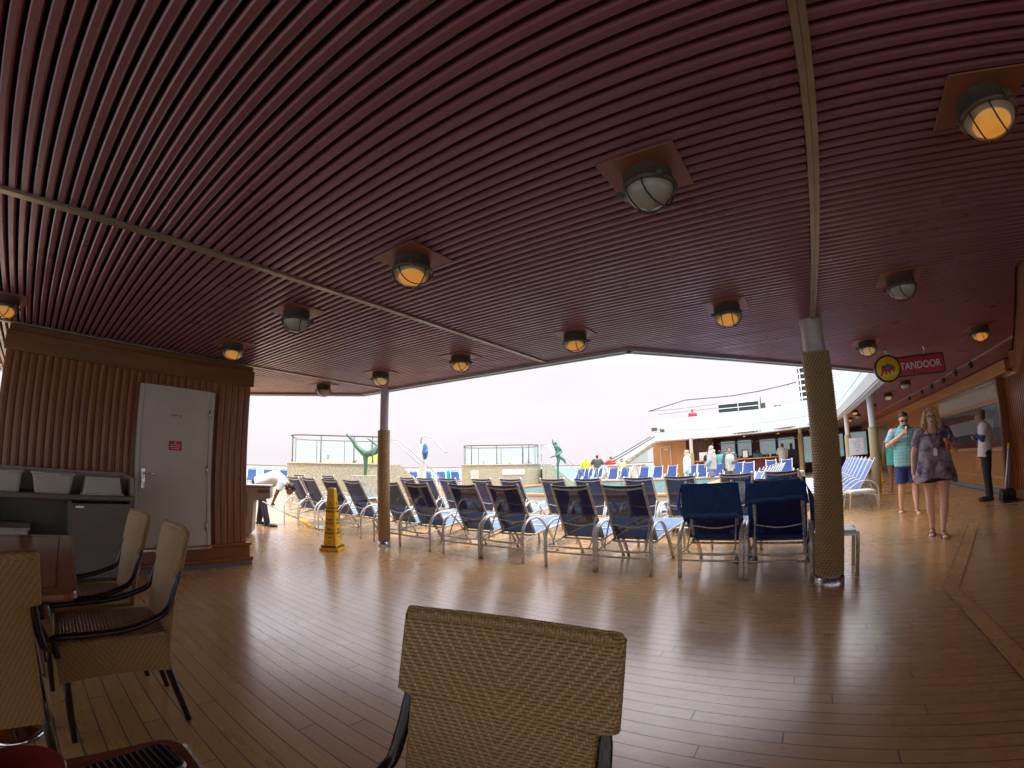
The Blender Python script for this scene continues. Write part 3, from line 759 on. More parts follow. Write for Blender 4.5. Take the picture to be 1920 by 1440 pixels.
# ------------------------------------------------------------------ walkway wall, soffit and bulkhead on the right
def right_side():
    # dark lowered bulkhead beyond the diagonal edge of the ceiling
    m = MB(); m.prism([(2.078, 4.06), (3.808, 8.29), (4.56, 9.29), (9, 9.28), (9, -4.7), (3.7, -4.7), (3.61, -1.98), (2.078, 0.51)], 2.14, 2.84)
    tag(m.build('lowered_ceiling', M_wood), kind='structure')
    # wall
    X = 4.4
    t = thing('walkway_wall', 'honey coloured wooden wall along the right walkway with ribbed pale band', 'wall', (X, 17, 0))
    T = (-X, -17, 0)
    m = MB(); m.box((X+0.11, 20.6, 1.25), (0.2, 21.4, 2.5)); m.build('wall_panel', M_woodwall, t, T)
    # ribbed lower part and battens as relief
    m = MB(); y = 10.15
    while y < 15.2: m.box((X, y, 0.53), (0.018, 0.03, 0.78)); y += 0.06
    while y < 30.5: m.box((X, y, 1.2), (0.018, 0.05, 2.1)); y += 0.11
    m.build('batten', M_woodwall, t, T)
    m = MB(); y = 10.15
    while y < 15.3: m.box((X, y, 2.06), (0.03, 0.028, 0.40)); y += 0.055
    m.box((X+0.008, 12.7, 2.06), (0.01, 5.2, 0.40)); m.build('ribbed_band', M_panel_w, t, T)
    m = MB(); m.box((X-0.02, 20.6, 0.06), (0.06, 21.3, 0.10)); m.build('baseboard', M_grey, t, T)
    m = MB(); m.box((X-0.01, 20.6, 0.32), (0.03, 21.3, 0.05), bev=0.008); m.build('dado_rail', M_woodlt, t, T)
    m = MB(); m.box((X-0.22, 19.9, 2.37), (0.42, 21.5, 0.22), bev=0.01); m.box((X-0.2, 19.9, 2.285), (0.44, 21.5, 0.04), bev=0.008)
    M = Matrix.Translation((4.0, 8.75, 0)) @ Matrix.Rotation(math.radians(-28), 4, 'Z'); m.box((0, 0, 2.35), (0.1, 1.1, 0.26), M)
    m.build('soffit_trim', M_woodlt, t, T)
    m = MB(); m.box((X-0.10, 19.5, 2.245), (0.14, 21.5, 0.035)); m.build('light_channel', M_steel, t, T)
    # framed picture window
    f = MB(); y0, y1, z0, z1 = 10.55, 15.05, 0.95, 1.84
    for yy, w in ((y0-0.12, 0.34), (y1+0.05, 0.10)): f.box((X-0.03, yy, (z0+z1)/2), (0.07, w, z1-z0+0.16), bev=0.006)
    for zz in (z0-0.04, z1+0.04): f.box((X-0.03, (y0+y1)/2, zz), (0.07, y1-y0, 0.08), bev=0.006)
    fr = f.build('picture_frame', M_woodlt, t, T)
    def flat(name, quad, x, mat, parent=fr):
        m = MB(); n = len(quad); m.add([(x, a, b) for a, b in quad]+[(x+0.003, a, b) for a, b in quad], [tuple(range(n)), tuple(range(n, 2*n))[::-1]]+[(i, (i+1) % n, n+(i+1) % n, n+i) for i in range(n)])
        return m.build(name, mat, parent)
    flat('picture_sky', [(y0, z0), (y1, z0), (y1, z1), (y0, z1)], X-0.005, M_sky_print)
    flat('picture_shore', [(y0, z0), (y1, z0), (y1, z0+0.14), (y0, z0+0.2)], X-0.009, M_maroonprint)
    flat('picture_sea', [(y0, z0+0.2), (y1, z0+0.14), (y1, z0+0.3), (y0, z0+0.42)], X-0.009, M_sea_print)
    flat('picture_hills', [(y0+1.2, z1-0.12), (y1, z1-0.06), (y1, z0+0.62), (y0+1.2, z0+0.66)], X-0.009, M_maroonprint)
    flat('picture_hull', [(y0+0.7, z0+0.36), (y1-0.2, z0+0.28), (y1-0.5, z0+0.5), (y1-0.7, z0+0.62), (y0+1.1, z0+0.66), (y0+0.55, z0+0.56)], X-0.013, M_poster)
    m = MB()
    for r_ in range(3):
        for k in range(26): m.box((X-0.0155, y0+1.15+k*0.1, z0+0.42+r_*0.065), (0.002, 0.05, 0.022))
    o = m.build('picture_detail', M_ink_grey, fr); tag(o, kind=None)
    m = MB(); m.box((X-0.018, (y0+y1)/2, (z0+z1)/2), (0.004, y1-y0, z1-z0)); m.build('pane', M_clear, fr)
    for o in fr.children: o.location = (0, 0, 0)
    # far door and notices
    d = MB(); d.box((X-0.01, 24.9, 1.12), (0.05, 1.0, 2.1), bev=0.01); dd = d.build('door', M_grey, t, T)
    d = MB(); d.box((X-0.04, 24.9, 1.45), (0.01, 0.5, 0.9)); d.build('window', M_window, dd)
    m = MB(); m.box((X-0.02, 18.2, 1.5), (0.02, 0.5, 0.3)); m.box((X-0.02, 21.4, 1.25), (0.02, 0.5, 0.35)); m.build('notice', M_poster, t, T)
    m = MB(); m.box((X-0.02, 12.3, 0.62), (0.012, 0.34, 0.42)); m.build('service_hatch', M_woodlt, t, T)
    # nearer dark wall
    m = MB(); m.box((4.38, 7.0, 1.25), (0.2, 6.1, 2.5))
    y = 4.0
    while y < 10.0: m.box((4.27, y, 1.25), (0.03, 0.05, 2.45)); y += 0.085
    m.box((4.26, 7.0, 0.1), (0.06, 6.1, 0.16)); m.box((4.2, 10.06, 1.25), (0.2, 0.1, 2.5), bev=0.02)
    tag(m.build('dark_panel_wall', M_wood), 'dark fluted wall panel at the right edge behind the broom', 'wall')
    # wall phone
    t = thing('wall_phone', 'white wall telephone with dangling cord at the edge of the picture frame', 'telephone', (4.33, 10.38, 1.28))
    m = MB(); m.box((0, 0, 0), (0.08, 0.17, 0.26), bev=0.02); m.build('body', M_whitevinyl, t)
    m = MB(); m.tube([(-0.07, -0.03, 0.11), (-0.085, -0.03, 0.06), (-0.085, -0.03, -0.06), (-0.07, -0.03, -0.11)], [0.026, 0.016, 0.016, 0.026], 8); m.build('handset', M_whitevinyl, t)
    m = MB(); m.box((-0.042, 0.05, 0.0), (0.004, 0.05, 0.18)); m.build('keypad', M_black, t)
    m = MB(); m.tube([(-0.06+0.01*math.cos(i*1.4), -0.03-0.04*math.sin(i/24*PI)+0.01*math.sin(i*1.4), -0.12-0.22*math.sin(i/24*PI)) for i in range(25)], 0.005, 5); m.build('cord', M_whitevinyl, t)
right_side()

# ------------------------------------------------------------------ upper deck round the far side
FPATH = [(1.72, 8.9), (1.72, 20.0), (1.3, 22.5), (0.3, 24.5), (-1.5, 26.0), (-4, 26.8), (-8.2, 27)]
def offset_path(path, d):
    out = []
    for i, p in enumerate(path):
        a = Vector(path[max(i-1, 0)]); b = Vector(path[min(i+1, len(path)-1)]); t = (b-a).normalized(); out.append((p[0]+t.y*d, p[1]-t.x*d))
    return out
def upper_deck():
    sp = [(p.x, p.y) for p in spline([(*p, 0) for p in FPATH], 5)]
    sp[0:0] = []
    t = thing('upper_deck_bulwark', 'tall white curved bulwark of the upper deck above the bar', 'bulwark', (0, 20, 0)); T = (0, -20, 0)
    inn = offset_path(sp, 0.12); m = MB(); n = len(sp)
    out = offset_path(sp, -0.06)
    zb, zt = 2.43, 3.7
    vs = [(x, y, zb) for x, y in out]+[(x, y, zt) for x, y in out]+[(x, y, zt) for x, y in inn]+[(x, y, zb) for x, y in inn]
    fs = []
    for i in range(n-1):
        for k in range(4): fs.append((k*n+i, k*n+i+1, ((k+1) % 4)*n+i+1, ((k+1) % 4)*n+i))
    fs += [(0, n, 2*n, 3*n), (n-1, 2*n-1, 3*n-1, 4*n-1)]
    m.add(vs, fs); m.build('bulwark_plate', M_fascia, t, T)
    m = MB(); g = offset_path(sp, -0.063)
    m.tube([(x, y, 2.95) for x, y in g], 0.008, 6); m.build('panel_joint', M_groove, t, T)
    m = MB(); g = offset_path(sp, -0.05); m.tube([(x, y, 2.43) for x, y in g], 0.035, 8); m.build('lower_trim', M_edge, t, T)
    # upper rail
    t = thing('upper_deck_rail', 'thin dark handrail with sloping bow shaped end on the upper deck', 'railing', (-4, 27, 3.7)); T = (4, -27, -3.7)
    m = MB(); pts = [(-8.6, 27.3, 4.30), (-6.3, 27.4, 4.78), (-3.6, 27.3, 4.72), (-1.9, 26.9, 4.76), (-0.2, 25.6, 4.78), (0.9, 24.4, 4.8), (1.9, 22.5, 4.8), (2.2, 20, 4.8)]
    m.tube(pts, 0.03, 6); m.build('handrail', M_housing, t, T)
    m = MB(); m.tube([(-8.6, 27.3, 4.30), (-6.9, 27.35, 4.28), (-4.4, 27.35, 4.35)], 0.012, 5); m.tube([(-8.0, 27.3, 4.05), (-6.9, 27.35, 4.08), (-4.4, 27.35, 4.12)], 0.012, 5); m.build('lower_rail', M_housing, t, T)
    for k, (x, y) in enumerate([(-6.3, 27.4), (-3.6, 27.3), (-1.9, 26.9), (-0.9, 26.2), (-0.2, 25.6), (0.9, 24.4)]):
        m = MB(); m.tube([(x, y, 3.65), (x, y, 4.75)], 0.022, 6); m.build('stanchion', M_colgreen, t, T)
    # louvre boxes on the upper deck
    t = thing('vent_louvre', 'long dark louvred vent panel in a white frame on the upper deck', 'vent', (-3.2, 27.2, 3.7)); T = (3.2, -27.2, -3.7)
    m = MB()
    for z in (3.82, 3.9, 3.98, 4.06, 4.14, 4.22): m.box((-3.15, 27.2, z), (2.3, 0.1, 0.055), Matrix.Translation((0, 0, 0)))
    m.box((-3.15, 27.27, 4.02), (2.3, 0.05, 0.5)); m.build('slats', M_louver, t, T)
    m = MB()
    for z in (3.77, 4.02, 4.27): m.box((-3.15, 27.14, z), (2.4, 0.05, 0.035))
    for x in (-4.33, -3.15, -1.97): m.box((x, 27.12, 4.02), (0.035, 0.06, 0.5))
    m.build('frame', M_white, t, T)
    m = MB(); m.box((-1.75, 27.0, 3.95), (0.3, 0.2, 0.28)); tag(m.build('deck_box', M_louver), 'small dark box at the right end of the louvred vent', 'box')
    m = MB(); m.box((-0.9, 26.5, 3.78), (0.4, 0.2, 0.12)); tag(m.build('deck_box', M_louver), 'flat dark box on the upper deck, right of the louvred vent', 'box')
    m = MB(); m.tube([(-1.9, 27.3, 3.7), (-1.9, 27.3, 4.5)], 0.06, 8); tag(m.build('vent_pipe', M_louver), 'short dark pipe standing behind the louvred vent', 'pipe')
    # louvred stair tower left of the rope column
    t = thing('louvre_tower', 'tall white framed tower with horizontal dark louvres left of the rope column top', 'tower', (0.75, 24.6, 3.6)); T = (-0.75, -24.6, -3.6)
    m = MB()
    for x in (0.28, 1.35): m.box((x, 24.6, 6.0), (0.09, 0.16, 4.9))
    m.build('frame', M_white, t, T)
    m = MB(); m.box((0.42, 24.5, 6.0), (0.05, 0.05, 4.9)); m.build('pipe', M_white, t, T)
    m = MB(); z = 3.9
    while z < 8.3: m.box((0.82, 24.6, z), (1.0, 0.1, 0.07), Matrix.Translation((0, 0, 0))); z += 0.3
    m.build('white_slat', M_white, t, T)
    m = MB(); m.box((0.82, 24.75, 5.2), (1.0, 0.05, 3.1)); m.build('dark_back', M_louver, t, T)
    m = MB(); m.box((0.82, 24.74, 7.4), (1.0, 0.06, 1.3)); m.build('wood_back', M_woodlt, t, T)
    # slanted sunscreen right of the rope column
    t = thing('sunscreen_louvre', 'white slanted fins with dark gaps above the bulwark right of the rope column', 'screen', (2.3, 17, 3.7)); T = (-2.3, -17, -3.7)
    m = MB()
    for k in range(9): m.box((2.3, 13.0+k*1.0, 5.4), (0.12, 0.42, 3.2))
    m.build('fin', M_white, t, T)
    m = MB(); m.box((2.5, 17, 5.9), (0.06, 9, 2.0)); m.build('dark_back', M_louver, t, T)
    # floodlights on the end
    t = thing('floodlight', 'pair of small grey floodlights on the left end of the upper bulwark', 'floodlight', (-7.9, 26.9, 3.0))
    m = MB(); m.box((-0.2, -0.2, 0.25), (0.34, 0.08, 0.24), Matrix.Rotation(0.5, 4, 'X'), bev=0.02); m.build('head', M_grey, t)
    m = MB(); m.box((0.28, -0.2, 0.2), (0.26, 0.08, 0.2), Matrix.Rotation(0.7, 4, 'X'), bev=0.02); m.build('head', M_grey, t)
    m = MB(); m.tube([(-0.2, -0.2, 0.25), (0.05, -0.1, 0.1), (0.28, -0.2, 0.2)], 0.02, 6); m.build('bracket', M_grey, t)
upper_deck()

def bar_end():
    # end wall with windows (thickness 0.15 at y = 31)
    Y = 31.0
    wins = [(-6.25, -5.35, 1.25, 2.3), (-4.97, -3.93, 1.22, 2.3), (-3.87, -2.87, 1.22, 2.3), (-2.45, -1.34, 1.22, 2.25), (-1.28, -0.14, 1.22, 2.25), (0.3, 1.25, 0.55, 2.2), (1.7, 2.86, 0.75, 2.2), (2.95, 4.3, 0.75, 2.2)]
    t = thing('bar_end_wall', 'maroon end wall with tinted sea windows behind the bar', 'wall', (-1, Y, 0)); T = (1, -Y, 0)
    m = MB(); x = -6.6
    for a, b, z0, z1 in wins:
        m.box(((x+a)/2, Y, 1.25), (a-x, 0.14, 2.5)); m.box(((a+b)/2, Y, z0/2), (b-a, 0.14, z0)); m.box(((a+b)/2, Y, (z1+2.5)/2), (b-a, 0.14, 2.5-z1)); x = b
    m.box(((x+4.5)/2, Y, 1.25), (4.5-x, 0.14, 2.5)); m.build('wall_panel', M_maroonwall, t, T)
    for a, b, z0, z1 in wins:
        f = MB()
        for xx in (a+0.03, b-0.03): f.box((xx, Y-0.04, (z0+z1)/2), (0.06, 0.10, z1-z0))
        for zz in (z0+0.02, z1-0.03): f.box(((a+b)/2, Y-0.04, zz), (b-a, 0.10, 0.04))
        w = f.build('window', M_black, t, T)
        g = MB(); g.box(((a+b)/2, Y, (z0+z1)/2), (b-a, 0.012, z1-z0)); g.build('pane', M_window, w)
    for a, b in ((-4.97, -2.87), (-2.5, -0.1)):
        m = MB(); m.box(((a+b)/2, Y-0.18, 2.12), (b-a+0.2, 0.05, 0.05)); m.build('blind_rail', M_white, t, T)
    # hut
    t = thing('wood_hut', 'small brown wooden hut with a framed door below the upper deck end', 'hut', (-7.9, 28.6, 0)); T = (7.9, -28.6, 0)
    m = MB(); m.box((-7.62, 28.9, 1.2), (2.1, 1.8, 2.4)); m.build('wall', M_woodwall, t, T)
    m = MB(); m.box((-7.62, 28.9, 2.43), (2.3, 2.0, 0.06)); m.build('roof', M_white, t, T)
    d = MB(); d.box((-7.85, 27.985, 1.05), (0.60, 0.03, 2.0)); dr = d.build('door', M_woodwall, t, T)
    f = MB(); f.box((-8.17, 27.97, 1.05), (0.05, 0.06, 2.05)); f.box((-7.53, 27.97, 1.05), (0.05, 0.06, 2.05)); f.box((-7.85, 27.97, 2.08), (0.70, 0.06, 0.05)); f.build('door_frame', M_doorframe, dr)
    s = MB(); s.box((-7.83, 27.96, 1.93), (0.26, 0.01, 0.10)); s.build('door_plate', M_doorframe, dr)
    t = thing('ribbed_partition', 'brown ribbed wooden partition between the hut and the bar', 'partition', (-5.9, 29.2, 0)); T = (5.9, -29.2, 0)
    m = MB(); m.box((-5.9, 29.2, 1.22), (1.5, 0.1, 2.44)); m.build('panel', M_woodwall, t, T)
    m = MB()
    for k in range(18): m.box((-6.6+k*0.083, 29.13, 1.22), (0.03, 0.03, 2.4))
    m.build('ribs', M_darkwall, t, T)
    # counters
    for (a, b, lb) in ((-5.9, -4.6, 'short orange-brown bar counter holding the white drinks machine'), (-3.45, -0.95, 'long orange-brown wooden bar counter where the grey shirted man leans')):
        t = thing('bar_counter', lb, 'bar counter', ((a+b)/2, 27.3, 0)); T = (-(a+b)/2, -27.3, 0)
        m = MB(); m.box(((a+b)/2, 27.3, 1.09), (b-a, 0.6, 0.07), bev=0.02); m.build('counter_top', M_orange, t, T)
        m = MB(); m.box(((a+b)/2, 27.4, 0.52), (b-a-0.1, 0.36, 1.04)); m.build('front_panel', M_maroonwall, t, T)
    m = MB(); m.box((-5.35, 27.3, 1.37), (0.5, 0.4, 0.48), bev=0.03); m.box((-5.35, 27.09, 1.42), (0.36, 0.02, 0.2)); tag(m.build('drinks_machine', M_whitevinyl), 'white drinks machine on the short bar counter', 'machine')
    t = thing('menu_stand', 'black framed menu board standing on the long bar counter', 'sign', (-2.95, 27.2, 1.125))
    m = MB(); m.box((0, 0, 0.24), (0.36, 0.03, 0.48)); m.build('frame', M_black, t)
    m = MB(); m.box((0.0, -0.018, 0.24), (0.26, 0.01, 0.38)); m.build('sheet', M_poster, t)
    for i, (x, h, c) in enumerate([(-1.55, 0.2, M_bin), (-1.75, 0.22, M_bronze), (-4.9, 0.3, M_black), (-4.72, 0.24, M_grey), (-3.3, 0.2, M_grey), (-1.95, 0.12, M_black)]):
        m = MB(); m.lathe([(0.045, 0), (0.05, h*0.6), (0.02, h*0.8), (0.02, h), (0.0, h)], 10)
        tag(m.build('bottle', c, None, (x, 27.2+0.03*i, 1.125)), ['grey bottle by the elbow of the leaning man', 'green bottle beside the grey one on the bar', 'tall black bottle right of the drinks machine', 'grey bottle right of the tall black one', 'grey bottle left of the menu board', 'low black tray dish on the bar'][i], 'bottle', 'bottles and dishes on the bar counters')
    m = MB(); m.box((-0.55, 28.9, 1.0), (1.2, 0.5, 0.9)); m.box((-0.4, 28.9, 1.6), (0.16, 0.1, 0.4)); tag(m.build('bar_cabinet', M_black), 'dark cabinet below the right windows', 'cabinet')
    # stair down from the upper deck
    t = thing('deck_stair', 'white stair with dark sloping handrails left of the wooden hut', 'stair', (-9.6, 26.6, 0)); T = (9.6, -26.6, 0)
    a, b = Vector((-8.3, 26.9, 2.45)), Vector((-12.2, 26.4, 0.0))
    for dy in (-0.45, 0.45):
        m = MB(); m.tube([a+Vector((0, dy, -0.1)), b+Vector((0, dy, 0.02))], 0.12, 4, 0.3); m.build('stringer', M_white, t, T)
        m = MB(); m.tube([a+Vector((0, dy, 0.25 if dy < 0 else 0.3)), b+Vector((0.9, dy, 1.15))], 0.03, 6); m.build('handrail', M_housing, t, T)
    m = MB()
    for k in range(12):
        p = a.lerp(b, (k+0.5)/12); m.box((p.x, p.y, p.z), (0.3, 0.9, 0.04))
    m.build('treads', M_white, t, T)
    m = MB(); p = a.lerp(b, 0.5); m.box((p.x+0.4, p.y+0.5, 1.6), (2.2, 0.01, 0.9)); m.build('side_glass', M_glass, t, T)
    t = thing('deck_locker', 'grey green locker at the foot of the white stair', 'locker', (-9.6, 25.3, 0))
    m = MB(); m.box((0, 0.3, 0.52), (2.1, 0.8, 1.04), bev=0.03); m.build('body', M_colgreen, t)
    m = MB(); m.box((0, 0.3, 1.09), (2.2, 0.9, 0.08), bev=0.02); m.build('lid', M_bin, t)
bar_end()

# ------------------------------------------------------------------ deck edge rail with aqua glass
def deck_rail():
    path = [(-28, -4), (-28, 8), (-25.6, 14.6), (-19.7, 22.6), (-11.8, 30), (-7, 36.5)]
    t = thing('deck_railing', 'long deck edge railing with dark top rail and aqua glass panels before the sea', 'railing', (-20, 18, 0)); T = (20, -18, 0)
    m = MB(); m.tube([(x, y, 1.17) for x, y in path], 0.03, 6); m.build('handrail', M_woodh, t, T)
    g = MB(); ps = []
    for i in range(len(path)-1):
        a, b = Vector(path[i]), Vector(path[i+1]); n = max(1, int((b-a).length/1.5))
        for k in range(n): ps.append(a.lerp(b, k/n))
        g.add([(*a, 0.1), (*b, 0.1), (*b, 1.02), (*a, 1.02)], [(0, 1, 2, 3)])
    g.build('glass_panel', M_railglass, t, T)
    m = MB()
    for p in ps: m.tube([(p.x, p.y, 0), (p.x, p.y, 1.17)], 0.022, 6)
    o = m.build('post_row', M_white, t, T); tag(o, kind='stuff')
deck_rail()

# ------------------------------------------------------------------ pool and whirlpool tubs
def pool():
    x0, x1, y0, y1 = -9.3, -2.6, 10.4, 18.6
    t = thing('swimming_pool', 'raised swimming pool with turquoise water and orange wooden rim', 'pool', (-6, 14.5, 0)); T = (6, -14.5, 0)
    w = 0.28; m = MB()
    m.box(((x0+x1)/2, y0, 0.22), (x1-x0+w, w, 0.44)); m.box(((x0+x1)/2, y1, 0.22), (x1-x0+w, w, 0.44)); m.box((x0, (y0+y1)/2, 0.22), (w, y1-y0-w, 0.44)); m.box((x1, (y0+y1)/2, 0.22), (w, y1-y0-w, 0.44))
    m.build('basin_wall', M_tile, t, T)
    m = MB()
    for (c, d) in ((((x0+x1)/2, y0, 0.475), (x1-x0+0.4, 0.34, 0.055)), (((x0+x1)/2, y1, 0.475), (x1-x0+0.4, 0.34, 0.055)), ((x0, (y0+y1)/2, 0.476), (0.34, y1-y0-0.36, 0.053)), ((x1, (y0+y1)/2, 0.476), (0.34, y1-y0-0.36, 0.053))): m.box(c, d, bev=0.012)
    m.build('rim', M_orange, t, T)
    m = MB(); m.add([(x0, y0, 0.36), (x1, y0, 0.36), (x1, y1, 0.36), (x0, y1, 0.36)], [(0, 1, 2, 3)]); m.build('water', M_pool, t, T)
    m = MB()
    for (c, d) in ((((x0+x1)/2, y1+0.9, 0.12), (x1-x0+1.4, 1.3, 0.24)), ((x1+0.75, (y0+y1)/2, 0.12), (0.9, y1-y0-1, 0.24))): m.box(c, d, bev=0.02)
    m.build('step', M_white, t, T)
    # ladder
    for k, (x, y) in enumerate([(-8.0, 17.9), (-6.6, 18.0)]):
        l = thing('pool_ladder', ['left', 'right'][k]+' one of the two chrome pool ladders at the far rim', 'ladder', (x, y, 0.3), 0, 'chrome pool ladders')
        for s in (-0.22, 0.22):
            m = MB(); m.tube(spline([(s, -0.5, -0.2), (s, -0.45, 0.5), (s, -0.2, 0.78), (s, 0.25, 0.72), (s, 0.45, 0.2), (s, 0.45, -0.05)], 5), 0.022, 7); m.build('rail', M_steel, l)
        for zz in (0.1, 0.35): m = MB(); m.tube([(-0.22, -0.46, zz), (0.22, -0.46, zz)], 0.015, 6); m.build('rung', M_steel, l)
    b = MB(); b.box((-13.2, 16.6, 0.56), (2.6, 0.3, 0.07), Matrix.Identity(4), bev=0.02); b.box((-14.2, 16.6, 0.26), (0.1, 0.1, 0.52)); b.box((-12.2, 16.6, 0.26), (0.1, 0.1, 0.52))
    tag(b.build('wood_bench', M_orange), 'orange wooden rail bench between the two whirlpool tubs', 'bench')
    for k, (x, y, c, lb) in enumerate([(-6.1, 19.5, M_blue, 'blue ball toy lying beyond the pool rim'), (-4.6, 19.4, M_towel_cyan, 'cyan bag beyond the right part of the pool'), (-7.3, 19.6, M_white, 'white towel pile beyond the pool rim')]):
        m = MB(); m.sphere((0, 0, 0.24+0.16), (0.2, 0.18, 0.17), 10); tag(m.build('pool_toy', c, None, (x, y, 0)), lb, 'beach item')
pool()

def tub(front0, front1, depth, ztop, zrail, label, stairs=1, niche=False):
    a, b = Vector(front0), Vector(front1); d = (b-a); L = d.length; d.normalize(); nrm = Vector((-d.y, d.x))
    if nrm.dot(a) < 0: nrm = -nrm
    ang = math.atan2(d.y, d.x); c = (a+b)/2
    t = thing('whirlpool_tub', label, 'whirlpool', (c.x, c.y, 0), ang)
    def outline(L, dep, r=0.7, n=6, g=0.0):
        pts = []
        hx = L/2+g
        for (cx, cy, a0) in ((hx-r, r-g, -PI/2), (hx-r, dep+g-r, 0), (-hx+r, dep+g-r, PI/2), (-hx+r, r-g, PI)):
            for i in range(n+1): pts.append((cx+r*math.cos(a0+PI/2*i/n), cy+r*math.sin(a0+PI/2*i/n)))
        return pts
    s = 1 if nrm.dot(Vector((-math.sin(ang), math.cos(ang)))) > 0 else -1
    fl = lambda P: [(x, y*s) for x, y in P]
    m = MB(); m.prism(fl(outline(L, depth)), 0, ztop); m.build('tub_wall', M_terr, t)
    m = MB(); m.prism(fl(outline(L, depth, 0.72, 6, 0.04)), ztop, ztop+0.035); m.build('coping', M_panel_w, t)
    m = MB(); m.prism(fl(outline(L-0.9, depth-0.9, 0.5)), ztop+0.03, ztop+0.045, M=Matrix.Translation((0, 0.45*s, 0))); m.build('water', M_pool, t)
    # glass windscreen
    ol = fl(outline(L-0.2, depth-0.2, 0.65)); ol = [(x, y+0.1*s) for x, y in ol]
    P = [(x, y, 0) for x, y in ol]
    m = MB(); n = len(P)
    m.add([(x, y, ztop+0.04) for x, y, _ in P]+[(x, y, zrail-0.1) for x, y, _ in P], [(i, (i+1) % n, n+(i+1) % n, n+i) for i in range(n)]); m.build('windscreen', M_glass, t)
    m = MB(); m.tube([(x, y, zrail) for x, y, _ in P], 0.022, 6, closed=True); m.build('top_rail', M_housing, t)
    # posts
    tot = 0; nextd = 0.2
    for i in range(n):
        p, q = Vector(P[i]), Vector(P[(i+1) % n]); l = (q-p).length
        while nextd < tot+l:
            w = p.lerp(q, (nextd-tot)/l); m = MB(); m.tube([(w.x, w.y, ztop), (w.x, w.y, zrail)], 0.017, 6); m.box((w.x, w.y, ztop+0.05), (0.06, 0.06, 0.06)); m.build('post', M_housing, t); nextd += 1.05
        tot += l
    # side stair
    x = L/2
    if stairs:
        m = MB()
        for k in range(5): m.box((x+0.15+0.3*k, 0.7*s, (ztop-0.26*k-0.2)/2), (0.3, 1.1, ztop-0.26*k-0.2))
        m.build('steps', M_terr, t)
        m = MB(); m.prism([(x-0.02, 0), (x+0.3, 0), (x+1.75, -ztop+0.12), (x+1.75, -ztop+0.0), (x-0.02, -ztop+0.0)], 0, 0.1, Matrix.Translation((0, 0.05*s, ztop)) @ Matrix.Rotation(PI/2, 4, 'X')); m.build('stair_cheek', M_terr, t)
        for yy in (0.1, 1.25):
            m = MB(); m.tube([(x+0.2, yy*s, ztop+0.0), (x+1.8, yy*s, 0.12)], 0.04, 6, 0.5); m.build('stair_coping', M_panel_w, t)
            m = MB(); m.tube([(x-0.05, yy*s, ztop+0.1), (x-0.02, yy*s, ztop+0.8), (x+0.35, yy*s, ztop+0.78), (x+1.7, yy*s, 0.88), (x+1.78, yy*s, 0.05)], 0.018, 7); m.build('stair_rail', M_steel, t)
    if niche:
        m = MB(); m.box((L*0.08+0.2, -0.012*s, ztop-0.3), (0.9, 0.02, 0.2)); m.build('name_plate', M_poster, t)
        m = MB(); m.box((-L*0.33, -0.005*s, ztop-0.38), (0.32, 0.02, 0.34)); m.box((-L*0.33, -0.02*s, ztop-0.38), (0.22, 0.02, 0.03)); m.build('vent_plate', M_panel_w, t)
    return t
tub((-13.35, 7.0), (-11.5, 9.75), 3.2, 1.31, 2.2, 'left stone clad whirlpool tub with tall glass windscreen behind the bronze acrobat')
tub((-12.35, 14.2), (-9.7, 16.25), 3.0, 1.29, 2.1, 'right stone clad whirlpool tub with glass windscreen and white name plate', 1, True)
def slide_panel():
    t = thing('shower_post', 'pale green shower post with blue panel and curved steel pipe by the left tub stairs', 'shower post', (-11.25, 11.0, 0))
    m = MB(); m.box((0, 0, 1.0), (0.16, 0.16, 2.0), bev=0.02); m.build('post', M_colgreen, t)
    m = MB(); m.lathe([(0.12, 0), (0.12, 0.03), (0.0, 0.03)], 16, M=Matrix.Translation((0.22, -0.12, 1.75)) @ Matrix.Rotation(1.2, 4, 'X')); m.sphere((0.2, -0.1, 1.75), (0.13, 0.05, 0.28), 12); m.build('blue_panel', M_blue, t)
    m = MB(); m.tube(spline([(-0.1, 0, 1.9), (-0.05, 0, 2.25), (0.3, 0.1, 2.22), (0.55, 0.2, 1.95), (0.8, 0.3, 1.7)], 5), 0.025, 7); m.build('pipe', M_steel, t)
slide_panel()

# ------------------------------------------------------------------ bronze statues
def statue(name, label, loc, rz, chains, vox=0.016, mat=None, extra=None):
    t = thing(name, label, 'statue', loc, rz)
    m = MB()
    for pts, rad in chains:
        P = spline(pts, 4); R = []
        for i in range(len(P)):
            f = i/(len(P)-1)*(len(rad)-1); k = min(int(f), len(rad)-2); R.append(rad[k]+(rad[k+1]-rad[k])*(f-k))
        m.tube(P, R, 10)
        m.sphere(P[0], R[0], 8); m.sphere(P[-1], R[-1], 8)
    remeshed(m, 'body', mat, t, vox, 2)
    if extra: extra(t)
    return t
def planter():
    m = MB(); m.lathe([(0.0, 0), (0.75, 0), (0.75, 0.28), (0.44, 0.3), (0.44, 0.98), (0.0, 0.98)], 36, smooth=False)
    tag(m.build('round_pedestal', M_terr, None, (-11.1, 8.45, 0)), 'round stone pedestal carrying the bronze acrobat', 'pedestal')
planter()
RR = 0.60
